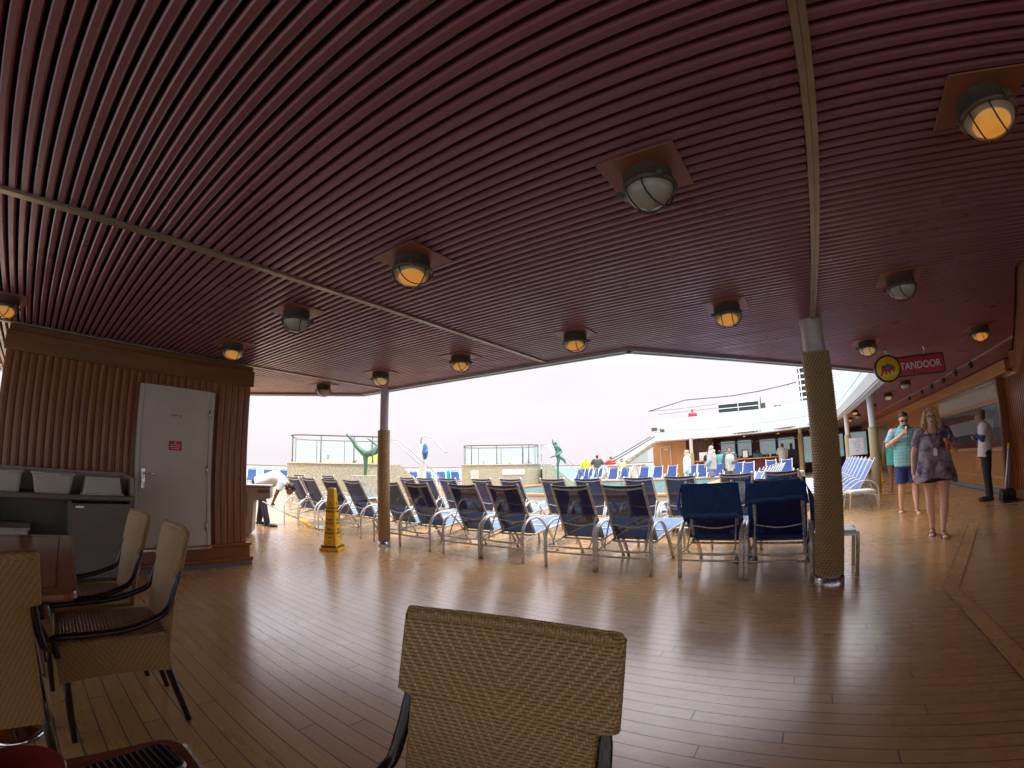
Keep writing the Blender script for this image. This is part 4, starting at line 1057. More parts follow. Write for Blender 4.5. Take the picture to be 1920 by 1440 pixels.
statue('bronze_acrobat', 'green bronze acrobat statue balancing in a horizontal arc on the stone pedestal', (-11.1, 8.45, 0.98), math.radians(37), [
    ([(0, 0, 0), (0.02, 0, 0.3), (0.0, 0, 0.62)], [0.05, 0.055, 0.085]),
    ([(0.0, 0, 0.62), (-0.12, 0, 0.72), (-0.28, 0, 0.86), (-0.42, 0, 1.05), (-0.58, 0, 1.2)], [0.09, 0.085, 0.06, 0.05, 0.035]),
    ([(0.0, 0, 0.64), (0.18, 0, 0.66), (0.36, 0, 0.76), (0.46, 0, 0.9)], [0.10, 0.10, 0.11, 0.06]),
    ([(0.49, 0, 0.98), (0.52, 0, 1.08)], [0.06, 0.065]),
    ([(0.38, 0.1, 0.82), (0.2, 0.16, 0.98), (0.02, 0.16, 1.1)], [0.04, 0.03, 0.02]),
    ([(0.38, -0.1, 0.8), (0.28, -0.2, 0.6), (0.3, -0.22, 0.4)], [0.04, 0.03, 0.02])], mat=M_bronze)
statue('bronze_dancer', 'verdigris statue of a figure with one raised arm right of the right tub', (-7.7, 13.9, 0), math.radians(35), [
    ([(0, 0, 0.0), (0, 0, 0.6), (0, 0, 1.26)], [0.045, 0.04, 0.04]),
    ([(0.0, 0, 1.26), (0.03, 0, 1.42), (0.0, 0, 1.58)], [0.05, 0.055, 0.07]),
    ([(0.0, 0, 1.56), (0.2, 0.02, 1.42), (0.28, 0.02, 1.3)], [0.065, 0.05, 0.03]),
    ([(0.0, 0, 1.56), (0.0, 0, 1.72), (-0.03, 0, 1.86)], [0.08, 0.075, 0.09]),
    ([(-0.04, 0, 1.94), (-0.05, 0, 2.0)], [0.05, 0.055]),
    ([(-0.08, 0, 1.86), (-0.14, 0, 1.98), (-0.16, 0, 2.12)], [0.04, 0.032, 0.02]),
    ([(0.05, 0, 1.84), (0.14, 0, 1.7), (-0.02, -0.1, 1.58), (-0.26, -0.05, 1.5)], [0.04, 0.035, 0.03, 0.02])], mat=M_bronze2)

# ================================================================== LOUNGERS
def lounger_parts(t, sling, seat):
    """rear legs stand at y = 0, feet end towards +y; back rest leans towards the rear"""
    B0, B1 = Vector((0, 0.42, 0.32)), Vector((0, 0.04, 0.975))
    def bk(x, f): p = B0.lerp(B1, f); return Vector((x, p.y, p.z))
    m = MB()
    for s in (-1, 1):
        m.tube([bk(s*0.262, 0), bk(s*0.25, 0.5), bk(s*0.243, 1.0), bk(s*0.243, 1.035)], 0.019, 8, 0.75, up=(1, 0, 0)); m.sphere(bk(s*0.243, 1.035), (0.019, 0.016, 0.019), 8)
    m.tube(spline([bk(-0.243, 0.985), bk(-0.12, 0.96), bk(0, 0.95), bk(0.12, 0.96), bk(0.243, 0.985)], 4), 0.0125, 8)
    m.tube(spline([bk(-0.245, 0.30)+Vector((0, -0.02, 0)), bk(0, 0.27)+Vector((0, -0.045, -0.01)), bk(0.245, 0.30)+Vector((0, -0.02, 0))], 5), 0.009, 6)
    m.build('backrest_frame', M_frame, t)
    m = MB()
    nrm = Vector((0, B1.z-B0.z, -(B1.y-B0.y))).normalized()        # towards the sitter (+y, up)
    def sg(u, v):
        x = (u-0.5)*2*0.243; p = bk(x, v*1.005); sag = 0.02*math.sin(PI*u)*math.sin(PI*min(1, v*1.05)); p = p-nrm*sag+nrm*0.006
        if v > 0.93: p.z -= 0.012*math.sin(PI*u)*(v-0.93)/0.07
        return (p.x, p.y, p.z)
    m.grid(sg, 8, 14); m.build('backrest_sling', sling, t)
    m = MB(); m.tube(spline([bk(-0.235, 1.02), bk(-0.1, 1.003), bk(0.1, 1.003), bk(0.235, 1.02)], 4), 0.013, 8); m.build('sling_hem', M_black, t)
    m = MB()
    for s in (-1, 1): m.tube(spline([(s*0.275, 0.36, 0.315), (s*0.275, 0.55, 0.335), (s*0.275, 1.1, 0.37), (s*0.275, 1.75, 0.39), (s*0.275, 1.93, 0.385)], 4), 0.018, 8, 0.8)
    for y, z in ((0.40, 0.30), (1.05, 0.345), (1.93, 0.385)): m.tube([(-0.275, y, z), (0.275, y, z)], 0.013, 8)
    m.build('seat_frame', M_frame, t)
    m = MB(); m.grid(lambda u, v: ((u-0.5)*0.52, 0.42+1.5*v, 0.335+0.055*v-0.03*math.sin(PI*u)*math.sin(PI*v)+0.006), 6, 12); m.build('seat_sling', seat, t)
    for s in (-1, 1):
        m = MB(); x = s*0.325
        pts = spline([(x, 0, 0.0), (x, 0.0, 0.2), (x, 0.0, 0.36), (x, 0.045, 0.47), (x, 0.15, 0.545), (x, 0.30, 0.56), (x, 0.45, 0.52), (x-s*0.01, 0.62, 0.40), (x-s*0.02, 0.80, 0.24), (x-s*0.02, 0.98, 0.0)], 4)
        m.tube(pts, 0.0125, 8, 1.9, up=(0, 1, 0)); m.build('arm_frame', M_frame, t)
    m = MB(); m.tube([(-0.32, 0.0, 0.185), (0.32, 0.0, 0.185)], 0.0125, 6); m.build('crossbar', M_frame, t)
    m = MB(); m.tube(spline([(-0.28, 0.40, 0.315), (-0.285, 0.2, 0.29), (-0.31, 0.02, 0.255), (-0.28, 0.025, 0.252), (0.28, 0.025, 0.252), (0.31, 0.02, 0.255), (0.285, 0.2, 0.29), (0.28, 0.40, 0.315)], 2), 0.010, 6); m.build('support_rail', M_frame, t)
    m = MB(); q = bk(0, 0.46)
    m.tube(spline([(-0.245, q.y-0.01, q.z), (-0.25, 0.13, 0.42), (-0.25, 0.06, 0.29), (-0.20, 0.045, 0.25), (0, 0.04, 0.238), (0.20, 0.045, 0.25), (0.25, 0.06, 0.29), (0.25, 0.13, 0.42), (0.245, q.y-0.01, q.z)], 4), 0.0085, 7); m.build('prop_rod', M_frame, t)
    for s in (-1, 1):
        m = MB(); m.tube([(s*0.285, 1.52, 0.375), (s*0.29, 1.60, 0.15), (s*0.29, 1.63, 0.0)], 0.014, 8, 1.5, up=(0, 1, 0)); m.build('leg', M_frame, t)
def place(src, x, y, rz, label, group):
    c = copy_tree(src); c.location = (x, y, 0); c.rotation_euler = (0, 0, rz); c['label'] = label; c['group'] = group; return c
def loungers():
    g1 = 'navy loungers in the front row'; g2 = 'navy loungers in the second row'
    t = thing('sun_lounger', 'navy lounger directly left of the thick rope column, under the shorter blue towel', 'sun lounger', (-0.23, 4.88, 0), 0.01, g1)
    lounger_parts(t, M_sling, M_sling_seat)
    lab = {-0.93: 'navy lounger under the longer blue towel, second from the thick rope column', -1.89: 'bare navy lounger next to the left towel draped one', -2.58: 'bare navy lounger second left from the towel draped pair',
           -3.57: 'bare navy lounger third left from the towel draped pair', -4.25: 'bare navy lounger fourth left from the towel draped pair', -5.17: 'navy lounger just right of the far rope column',
           -5.84: 'navy lounger half hidden by the far rope column', -6.9: 'navy lounger right of the yellow wet floor cone', -7.57: 'navy lounger directly behind the yellow cone', -8.39: 'navy lounger left of the yellow cone', -8.99: 'navy lounger beside the head of the bending worker'}
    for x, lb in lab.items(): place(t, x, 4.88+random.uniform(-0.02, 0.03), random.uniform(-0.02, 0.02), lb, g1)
    ord2 = ['rightmost', 'second from the right', 'third from the right', 'fourth from the right', 'fifth from the right', 'sixth from the right', 'seventh from the right', 'eighth from the right', 'ninth from the right', 'tenth from the right', 'leftmost']
    for i, x in enumerate([-0.26, -0.95, -1.84, -2.53, -3.44, -4.14, -5.06, -5.76, -6.72, -7.36, -7.99]):
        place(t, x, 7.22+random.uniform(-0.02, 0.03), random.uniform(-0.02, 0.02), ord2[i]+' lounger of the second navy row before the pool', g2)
    for k, (x, y) in enumerate([(-10.9, 6.1), (-10.3, 6.6)]):
        place(t, x, y, 0.1, ['far left', 'second left'][k]+' navy lounger behind the bending worker', 'loungers behind the worker')
    # far rows: bright blue slings facing us
    f = thing('sun_lounger', 'x', 'sun lounger', (0, 0, 0)); lounger_parts(f, M_sling_far, M_sling_far)
    pos = [(-11.82, 24.27), (-11.35, 24.3), (-10.6, 24.0), (-9.75, 24.1), (-9.05, 24.1), (-7.95, 24.1), (-7.25, 24.3), (-6.45, 24.3), (-5.2, 23.6), (-4.75, 23.6), (-3.95, 23.6), (-2.83, 23.4), (-2.2, 21.5), (-1.35, 23.8), (-0.55, 22.9)]
    names = ['first', 'second', 'third', 'fourth', 'fifth', 'sixth', 'seventh', 'eighth', 'ninth', 'tenth', 'eleventh', 'twelfth', 'thirteenth', 'fourteenth', 'last']
    for i, (x, y) in enumerate(pos):
        c = f if i == 0 else copy_tree(f)
        c.location = (x, y, 0); c.rotation_euler = (0, 0, PI+random.uniform(-0.1, 0.1)); tag(c, names[i]+' from the left of the bright blue loungers facing the pool under the far rail', None, 'bright blue loungers beyond the pool')
    for i, (x, y) in enumerate([(-24.69, 10.92), (-24.3, 11.7), (-23.9, 12.5), (-23.5, 13.3)]):
        place(f, x, y, PI+1.1, names[i]+' from the left of the blue loungers behind the bending worker at the rail', 'blue loungers by the left rail')
    for i, (x, y) in enumerate([(-19.4, 18.2), (-18.8, 18.7), (-18.2, 19.2), (-17.6, 19.7), (-17.0, 20.3)]):
        place(f, x, y, PI+0.9, names[i]+' from the left of the blue loungers between the two whirlpool tubs', 'blue loungers between the tubs')
    # light blue rows seen from the side in front of the walkway
    s = thing('sun_lounger', 'x', 'sun lounger', (0, 0, 0)); lounger_parts(s, M_sling_lt, M_sling_lt)
    first = True
    for i in range(8):
        c = s if first else copy_tree(s); first = False
        c.location = (1.62, 10.9+0.72*i, 0); c.rotation_euler = (0, 0, PI/2+0.03); tag(c, names[i]+' nearest light blue lounger in the side-on row by the walkway', None, 'light blue loungers in the side-on row')
    for i in range(8):
        place(s, -0.62+0.03*i, 8.7+0.62*i, PI/2+0.3, names[i]+' nearest of the overlapping grey framed loungers left of the thick column', 'grey framed loungers seen edge-on')
loungers()

# ------------------------------------------------------------------ towels over the backrests
def towel(x, label, dropz, shift, rag, skew):
    """cloth folded over the top edge of a lounger back"""
    B0, B1 = Vector((0, 0.42, 0.32)), Vector((0, 0.04, 0.985)); nrm = Vector((0, -(B1.z-B0.z), (B1.y-B0.y))).normalized()
    d = (B0-B1).normalized(); W = 0.60; Lb = dropz; Lf = 0.85
    def f(u, v):
        s = v*(Lb+Lf)-Lb                       # s<0 behind, s>0 in front (sitter's side)
        xx = (u-0.5)*W
        edge = abs(u-0.5)*2
        if s < 0:
            k = min(1, -s/0.10); p = B1+d*(-s)*0.98+nrm*(0.036+0.008*math.sin(u*17+s*9)*k)
            drop = -s
            xx *= 1+0.10*min(1, drop/0.25)*(1 if u < 0.5 else rag)
            if edge > 0.80: p = p+nrm*0.0+Vector((0, 0.03*(edge-0.8)/0.2, -0.04*(edge-0.8)/0.2*k))
        else:
            p = B1+d*s-nrm*0.02; p.y = max(p.y, 0.0)
            if s > 0.70: p = Vector((0, 0.38+(s-0.70), 0.37))
            xx *= 1.02
        top = max(0, 1-abs(s)/0.05); p = p+Vector((0, 0, 0.024*top))
        p.z += skew*(u-0.5)*(1 if s < 0 else 0)*min(1, -s/0.1) if s < 0 else 0
        return (xx+shift, p.y, p.z+0.003*math.sin(u*31))
    t = thing('beach_towel', label, 'towel', (x, 4.88, 0), 0.0, 'navy towels over the lounger backs')
    m = MB(); m.grid(f, 26, 44); o = m.build('cloth', M_towel, t)
    so = o.modifiers.new('thick', 'SOLIDIFY'); so.thickness = 0.007
    m = MB(); m.grid(lambda u, v: tuple(Vector(f(u, 0.035+0.03*v))+nrm*0.006), 26, 2); m.build('border_band', M_towel_band, t)
    # side fold hanging off the edge
    m = MB()
    def g(u, v):
        z = 0.96-v*(0.42 if rag < 1 else 0.75); ww = 0.10*(math.sin(PI*min(1, v*1.2))**0.7)+0.01
        sgn = -1 if rag < 1 else 1
        return (sgn*(0.30+ww*(0.4+0.6*u))+shift, 0.03+0.12*u+0.25*v, z-0.04*u)
    m.grid(g, 6, 12); o = m.build('side_fold', M_towel, t); so = o.modifiers.new('thick', 'SOLIDIFY'); so.thickness = 0.008
towel(-0.93, 'long blue towel draped over the left of the two covered loungers', 0.44, 0.0, 0.9, 0.0)
towel(-0.23, 'short blue towel draped over the covered lounger beside the rope column', 0.24, -0.02, 1.1, 0.03)
m = MB(); m.sphere((0, 0, 0), (0.22, 0.3, 0.09), 12); m.sphere((0.1, 0.2, 0.02), (0.16, 0.2, 0.08), 10)
remeshed(m, 'clothes_bundle', M_towel, None, 0.015, 2, (-0.58, 5.35, 0.45)); tag(bpy.data.objects['clothes_bundle'], 'blue bundle of clothes between the two towel covered loungers', 'clothes')
m = MB(); m.box((0, 0, 0.02), (0.09, 0.25, 0.03), bev=0.012); m.box((0.13, 0.02, 0.02), (0.09, 0.25, 0.03), bev=0.012); m.tube([(-0.04, 0.03, 0.03), (0, 0.06, 0.07), (0.04, 0.03, 0.03)], 0.008, 6); m.tube([(0.09, 0.05, 0.03), (0.13, 0.08, 0.07), (0.17, 0.05, 0.03)], 0.008, 6)
tag(m.build('flip_flops', M_grey, None, (-0.75, 5.75, 0)), 'grey pair of shoes on the deck under the covered loungers', 'shoes')
m = MB(); m.grid(lambda u, v: ((u-0.5)*0.58, -0.02-0.02*math.sin(u*9)+0.05*v, 1.02-0.62*v), 10, 8); o = m.build('cyan_towel', M_towel_cyan, None, (-17.7, 19.6, 0)); o.rotation_euler = (0, 0, 0.7); so = o.modifiers.new('thick', 'SOLIDIFY'); so.thickness = 0.012
tag(o, 'bright cyan towel hung over a far lounger left of the right tub', 'towel')

# ------------------------------------------------------------------ side tables
def side_table(x, y, rz, w, l, h, label, chunky=True):
    t = thing('side_table', label, 'side table', (x, y, 0), rz, 'small white side tables')
    m = MB(); m.box((0, 0, h-0.02), (w-0.02, l-0.02, 0.035), bev=0.012); m.build('table_top', M_whitevinyl, t)
    m = MB()
    for s in (-1, 1): m.box((s*(w/2-0.005), 0, h-0.045), (0.03, l, 0.03)); m.box((0, s*(l/2-0.015), h-0.046), (w-0.04, 0.025, 0.028))
    m.build('frame', M_frame, t)
    for sx in (-1, 1):
        for sy in (-1, 1):
            m = MB(); k = 0.0 if chunky else 0.06
            m.tube([(sx*(w/2), sy*(l/2-0.03), h-0.02), (sx*(w/2+0.006), sy*(l/2-0.03), h*0.8), (sx*(w/2+k), sy*(l/2-0.03+k), 0)], 0.021 if chunky else 0.011, 8, 1.0); m.build('leg', M_frame, t)
side_table(0.35, 5.32, 0.02, 0.42, 0.42, 0.44, 'white topped side table half hidden by the thick rope column')
side_table(1.2, 10.15, 0.2, 0.5, 0.4, 0.42, 'low white side table with splayed legs in front of the light blue loungers', False)
side_table(-0.1, 22.0, 0.1, 0.55, 0.4, 0.45, 'white side table far away at the foot of the column by the bar', False)

# ------------------------------------------------------------------ wet floor cones
def cone(x, y, rz, label):
    t = thing('wet_floor_cone', label, 'wet floor sign', (x, y, 0), rz, 'yellow wet floor cones')
    H0, H = 0.055, 0.92; b, tp = 0.108, 0.052
    m = MB(); m.box((0, 0, 0.0275), (0.30, 0.30, 0.055), bev=0.012); m.build('base', M_yellow, t)
    m = MB()
    for s in (-1, 1):
        m.box((s*0.135, 0, 0.066), (0.022, 0.22, 0.02), bev=0.004); m.box((0, s*0.135, 0.066), (0.22, 0.022, 0.02), bev=0.004)
    m.build('weight_strip', M_dark_rub, t)
    m = MB(); prof = [(0.125, 0.05), (b, 0.09), (b*0.9, 0.2), (tp+0.008, H-0.12), (tp, H-0.012), (tp-0.01, H)]
    vs = []; 
    for r, z in prof:
        c = r*0.16
        for (sx, sy) in ((1, -1), (1, 1), (-1, 1), (-1, -1)):
            if (sx, sy) == (1, -1): q = [(r-c, -r), (r, -r+c)]
            elif (sx, sy) == (1, 1): q = [(r, r-c), (r-c, r)]
            elif (sx, sy) == (-1, 1): q = [(-r+c, r), (-r, r-c)]
            else: q = [(-r, -r+c), (-r+c, -r)]
            for a, d in q: vs.append((a, d, z))
    fs = []; n = 8
    for i in range(len(prof)-1):
        for k in range(n): fs.append((i*n+k, i*n+(k+1) % n, (i+1)*n+(k+1) % n, (i+1)*n+k))
    fs.append(tuple((len(prof)-1)*n+k for k in range(n))); m.add(vs, fs); body = m.build('body', M_yellow, t)
    def rad(z): return b*0.9+(tp+0.008-b*0.9)*(z-0.2)/(H-0.12-0.2)
    tilt = math.atan((b*0.9-tp-0.008)/(H-0.32))
    for side in range(4):
        a = side*PI/2
        M = Matrix.Rotation(a, 4, 'Z')
        for txt, z, sz in (('CAUTION', 0.625, 0.036), ('CUIDADO', 0.575, 0.036), ('WET', 0.45, 0.046), ('FLOOR', 0.40, 0.046), ('PISO', 0.31, 0.046), ('MOJADO', 0.26, 0.046)):
            r = rad(z)+0.0006; o = text_mesh('lettering', txt, sz, M_ink, body, (0, 0, 0), (0, 0, 0), sx=0.72 if txt in ('MOJADO', 'FLOOR') else (0.80 if sz < 0.04 else 0.9), bold=0.0012)
            o.matrix_local = M @ Matrix.Translation((0, -r, z)) @ Matrix.Rotation(PI/2-tilt, 4, 'X') @ Matrix.Diagonal((o.scale[0], 1, 1, 1))
        m = MB(); z = 0.695; w = 0.03
        for p, q in (((-w, -w*0.8), (w, -w*0.8)), ((w, -w*0.8), (0, w)), ((0, w), (-w, -w*0.8)), ((0, 0.012), (0, -0.008)), ((0, -0.015), (0, -0.017))): m.tube([(p[0], p[1], 0), (q[0], q[1], 0)], 0.0028, 4)
        o = m.build('warning_triangle', M_ink, body); o.matrix_local = M @ Matrix.Translation((0, -rad(z)-0.0006, z)) @ Matrix.Rotation(PI/2-tilt, 4, 'X')
        m = MB(); m.box((0, 0, 0), (0.05, 0.012, 0.001)); o = m.build('maker_mark', M_ink, body); o.matrix_local = M @ Matrix.Translation((0, -rad(0.2)-0.0012, 0.2)) @ Matrix.Rotation(PI/2-tilt, 4, 'X')
    return t
cone(-5.93, 3.9, math.radians(33), 'tall yellow wet floor cone standing left of the far rope column')
cone(2.60, 16.6, math.radians(10), 'distant yellow wet floor cone at the foot of the pale walkway column')

# ------------------------------------------------------------------ hanging restaurant sign
def hanging_sign():
    t = thing('hanging_sign', 'hanging red TANDOOR sign with yellow elephant disc', 'sign', (1.33, 6.82, 2.235), math.radians(2))
    m = MB(); m.lathe([(0.0, -0.03), (0.178, -0.03), (0.185, -0.022), (0.185, 0.022), (0.178, 0.03), (0.0, 0.03)], 40, M=Matrix.Rotation(PI/2, 4, 'X')); d = m.build('disc_rim', M_signblk, t)
    m = MB(); m.lathe([(0.0, 0.0315), (0.158, 0.0315), (0.160, 0.030)], 40, M=Matrix.Rotation(PI/2, 4, 'X')); m.build('yellow_disc', M_signyel, d)
    def plate(x0, x1, z0, z1, r, y0, y1, mat, name):
        pts = []
        for cx, cz, a0 in ((x1-r, z0+r, -PI/2), (x1-r, z1-r, 0), (x0+r, z1-r, PI/2), (x0+r, z0+r, PI)):
            for i in range(5): pts.append((cx+r*math.cos(a0+PI/2*i/4), cz+r*math.sin(a0+PI/2*i/4)))
        n = len(pts); m = MB(); m.add([(x, y0, z) for x, z in pts]+[(x, y1, z) for x, z in pts], [tuple(range(n)), tuple(range(n, 2*n))[::-1]]+[(i, (i+1) % n, n+(i+1) % n, n+i) for i in range(n)]); return m.build(name, mat, t)
    plate(0.08, 0.80, -0.135, 0.135, 0.035, -0.024, 0.024, M_signblk, 'panel_rim')
    plate(0.10, 0.782, -0.115, 0.115, 0.025, -0.0275, -0.0245, M_signred, 'red_panel')
    text_mesh('lettering', 'TANDOOR', 0.132, M_poster, t, (0.455, -0.0285, -0.003), (PI/2, 0, 0), sx=0.86, bold=0.0025)
    # small arrow outline after the word
    m = MB(); m.tube([(0.735, -0.029, -0.02), (0.735, -0.029, 0.022), (0.765, -0.029, 0.0)], 0.0035, 4, closed=True); m.build('arrow', M_lips, t)
    # elephant in relief: body, head, trunk, legs, tail, blanket
    m = MB(); y = 0
    def blob(pts, y=0.0): 
        n = len(pts); m.add([(a, -0.0335-y, b) for a, b in pts]+[(a, -0.031, b) for a, b in pts], [tuple(range(n)), tuple(range(n, 2*n))[::-1]]+[(i, (i+1) % n, n+(i+1) % n, n+i) for i in range(n)])
    sil = [(-0.045, 0.045), (-0.02, 0.052), (0.02, 0.052), (0.06, 0.045), (0.085, 0.02), (0.088, -0.02), (0.086, -0.055), (0.062, -0.058), (0.06, -0.03), (0.03, -0.035), (0.032, -0.07), (0.008, -0.072), (0.0, -0.045), (-0.02, -0.04), (-0.018, -0.078), (-0.04, -0.078), (-0.045, -0.05), (-0.06, -0.03), (-0.075, -0.055), (-0.082, -0.078), (-0.10, -0.07), (-0.098, -0.062), (-0.09, -0.062), (-0.088, -0.035), (-0.09, 0.0), (-0.085, 0.035), (-0.065, 0.05)]
    blob(sil); e = m.build('elephant_emblem', M_eleph, d)
    m = MB(); m.tube(spline([(-0.085, -0.034, -0.03), (-0.088, -0.034, -0.07), (-0.105, -0.034, -0.082), (-0.118, -0.034, -0.07)], 4), 0.008, 6); m.build('trunk', M_eleph, e); m = MB(); m.tube([(0.085, -0.034, 0.02), (0.098, -0.034, -0.01), (0.098, -0.034, -0.03)], 0.0035, 5); m.build('tail', M_eleph, e)
    m = MB(); blob([(-0.02, 0.062), (0.035, 0.06), (0.04, 0.0), (0.01, -0.012), (-0.018, 0.0)], 0.003); m.build('blanket', M_blue, e)
    m = MB(); blob([(-0.062, 0.03), (-0.05, 0.005), (-0.04, 0.018), (-0.045, 0.035)], 0.003); m.build('ear', M_signblk, e)
    for x in (0.02, 0.55):
        m = MB(); m.tube([(x, 0, 0.13 if x > 0.1 else 0.18), (x, 0, 0.22), (x-0.015, 0, 0.235), (x-0.02, 0, 0.265)], 0.009, 6); m.box((x, 0, 0.15 if x > 0.1 else 0.19), (0.03, 0.02, 0.03)); m.build('hanger', M_steel, t)
hanging_sign()

# ------------------------------------------------------------------ notice easel
def easel():
    t = thing('notice_easel', 'white notice board on a stand between two pale columns', 'notice board', (1.98, 17.0, 0), -0.05)
    m = MB(); m.box((0, 0, 1.28), (0.50, 0.03, 0.56), bev=0.006); b = m.build('board', M_poster, t)
    m = MB()
    for k in range(5): m.box((0.0, -0.0165, 1.44-0.05*k), (0.3-0.03*k, 0.002, 0.008))
    m.box((0, -0.0165, 1.14), (0.1, 0.002, 0.02)); m.build('printed_lines', M_ink_grey, b)
    m = MB(); m.tube([(0, 0.03, 0), (0, 0.03, 1.5)], 0.016, 6); m.tube([(-0.28, 0.03, 0.015), (0.28, 0.03, 0.015)], 0.016, 6); m.tube([(0, -0.2, 0.015), (0, 0.28, 0.015)], 0.016, 6); m.build('stand', M_black, t)
easel()

# ------------------------------------------------------------------ grey cart behind the cabin corner
def cart():
    t = thing('service_cart', 'grey vented service cart poking out behind the cabin corner', 'cart', (-7.95, 3.55, 0), math.radians(58))
    # x to the right in view, y away
    poly = [(-0.75, 0.02), (-0.05, 0.02), (0.0, 0.08), (0.03, 0.60), (0.13, 0.64), (0.32, 0.66), (0.32, 0.84), (-0.75, 0.86)]
    n = len(poly); m = MB(); m.add([(a, -0.22, b) for a, b in poly]+[(a, 0.22, b) for a, b in poly], [tuple(range(n)), tuple(range(n, 2*n))[::-1]]+[(i, (i+1) % n, n+(i+1) % n, n+i) for i in range(n)])
    m.build('body', M_cart, t)
    for cx in (-0.33, -0.14):
        m = MB()
        for k in range(18): m.box((cx, -0.222, 0.36+k*0.021), (0.13, 0.006, 0.010))
        m.build('vent_grille', M_black, t)
    m = MB(); m.box((0.2, -0.222, 0.78), (0.2, 0.006, 0.06), bev=0.002); m.build('panel_recess', M_grey, t)
    m = MB(); m.box((-0.22, 0, 0.872), (1.1, 0.48, 0.025), bev=0.008); m.build('lid', M_bin, t)
cart()

# ------------------------------------------------------------------ broom with dustpan
def broom():
    t = thing('broom_and_dustpan', 'upright lobby dustpan with white and purple handle beside the capped man', 'dustpan', (3.98, 9.72, 0), 0)
    m = MB(); m.box((-0.02, -0.05, 0.12), (0.28, 0.2, 0.22), Matrix.Rotation(0.25, 4, 'X'), bev=0.03); m.box((-0.02, -0.18, 0.03), (0.30, 0.14, 0.035)); m.build('pan', M_black, t)
    m = MB(); m.tube([(-0.03, 0.0, 0.2), (0.12, 0.06, 0.95)], 0.019, 8); m.build('pan_handle', M_whitevinyl, t)
    b = MB(); b.tube([(0.035, -0.01, 0.22), (0.15, 0.06, 0.92)], 0.017, 8); b.build('broom_handle', M_purple, t)
    b = MB(); b.tube([(0.12, 0.06, 0.93), (0.137, 0.065, 1.04)], 0.021, 8); b.build('grip', M_yellow, t)
broom()

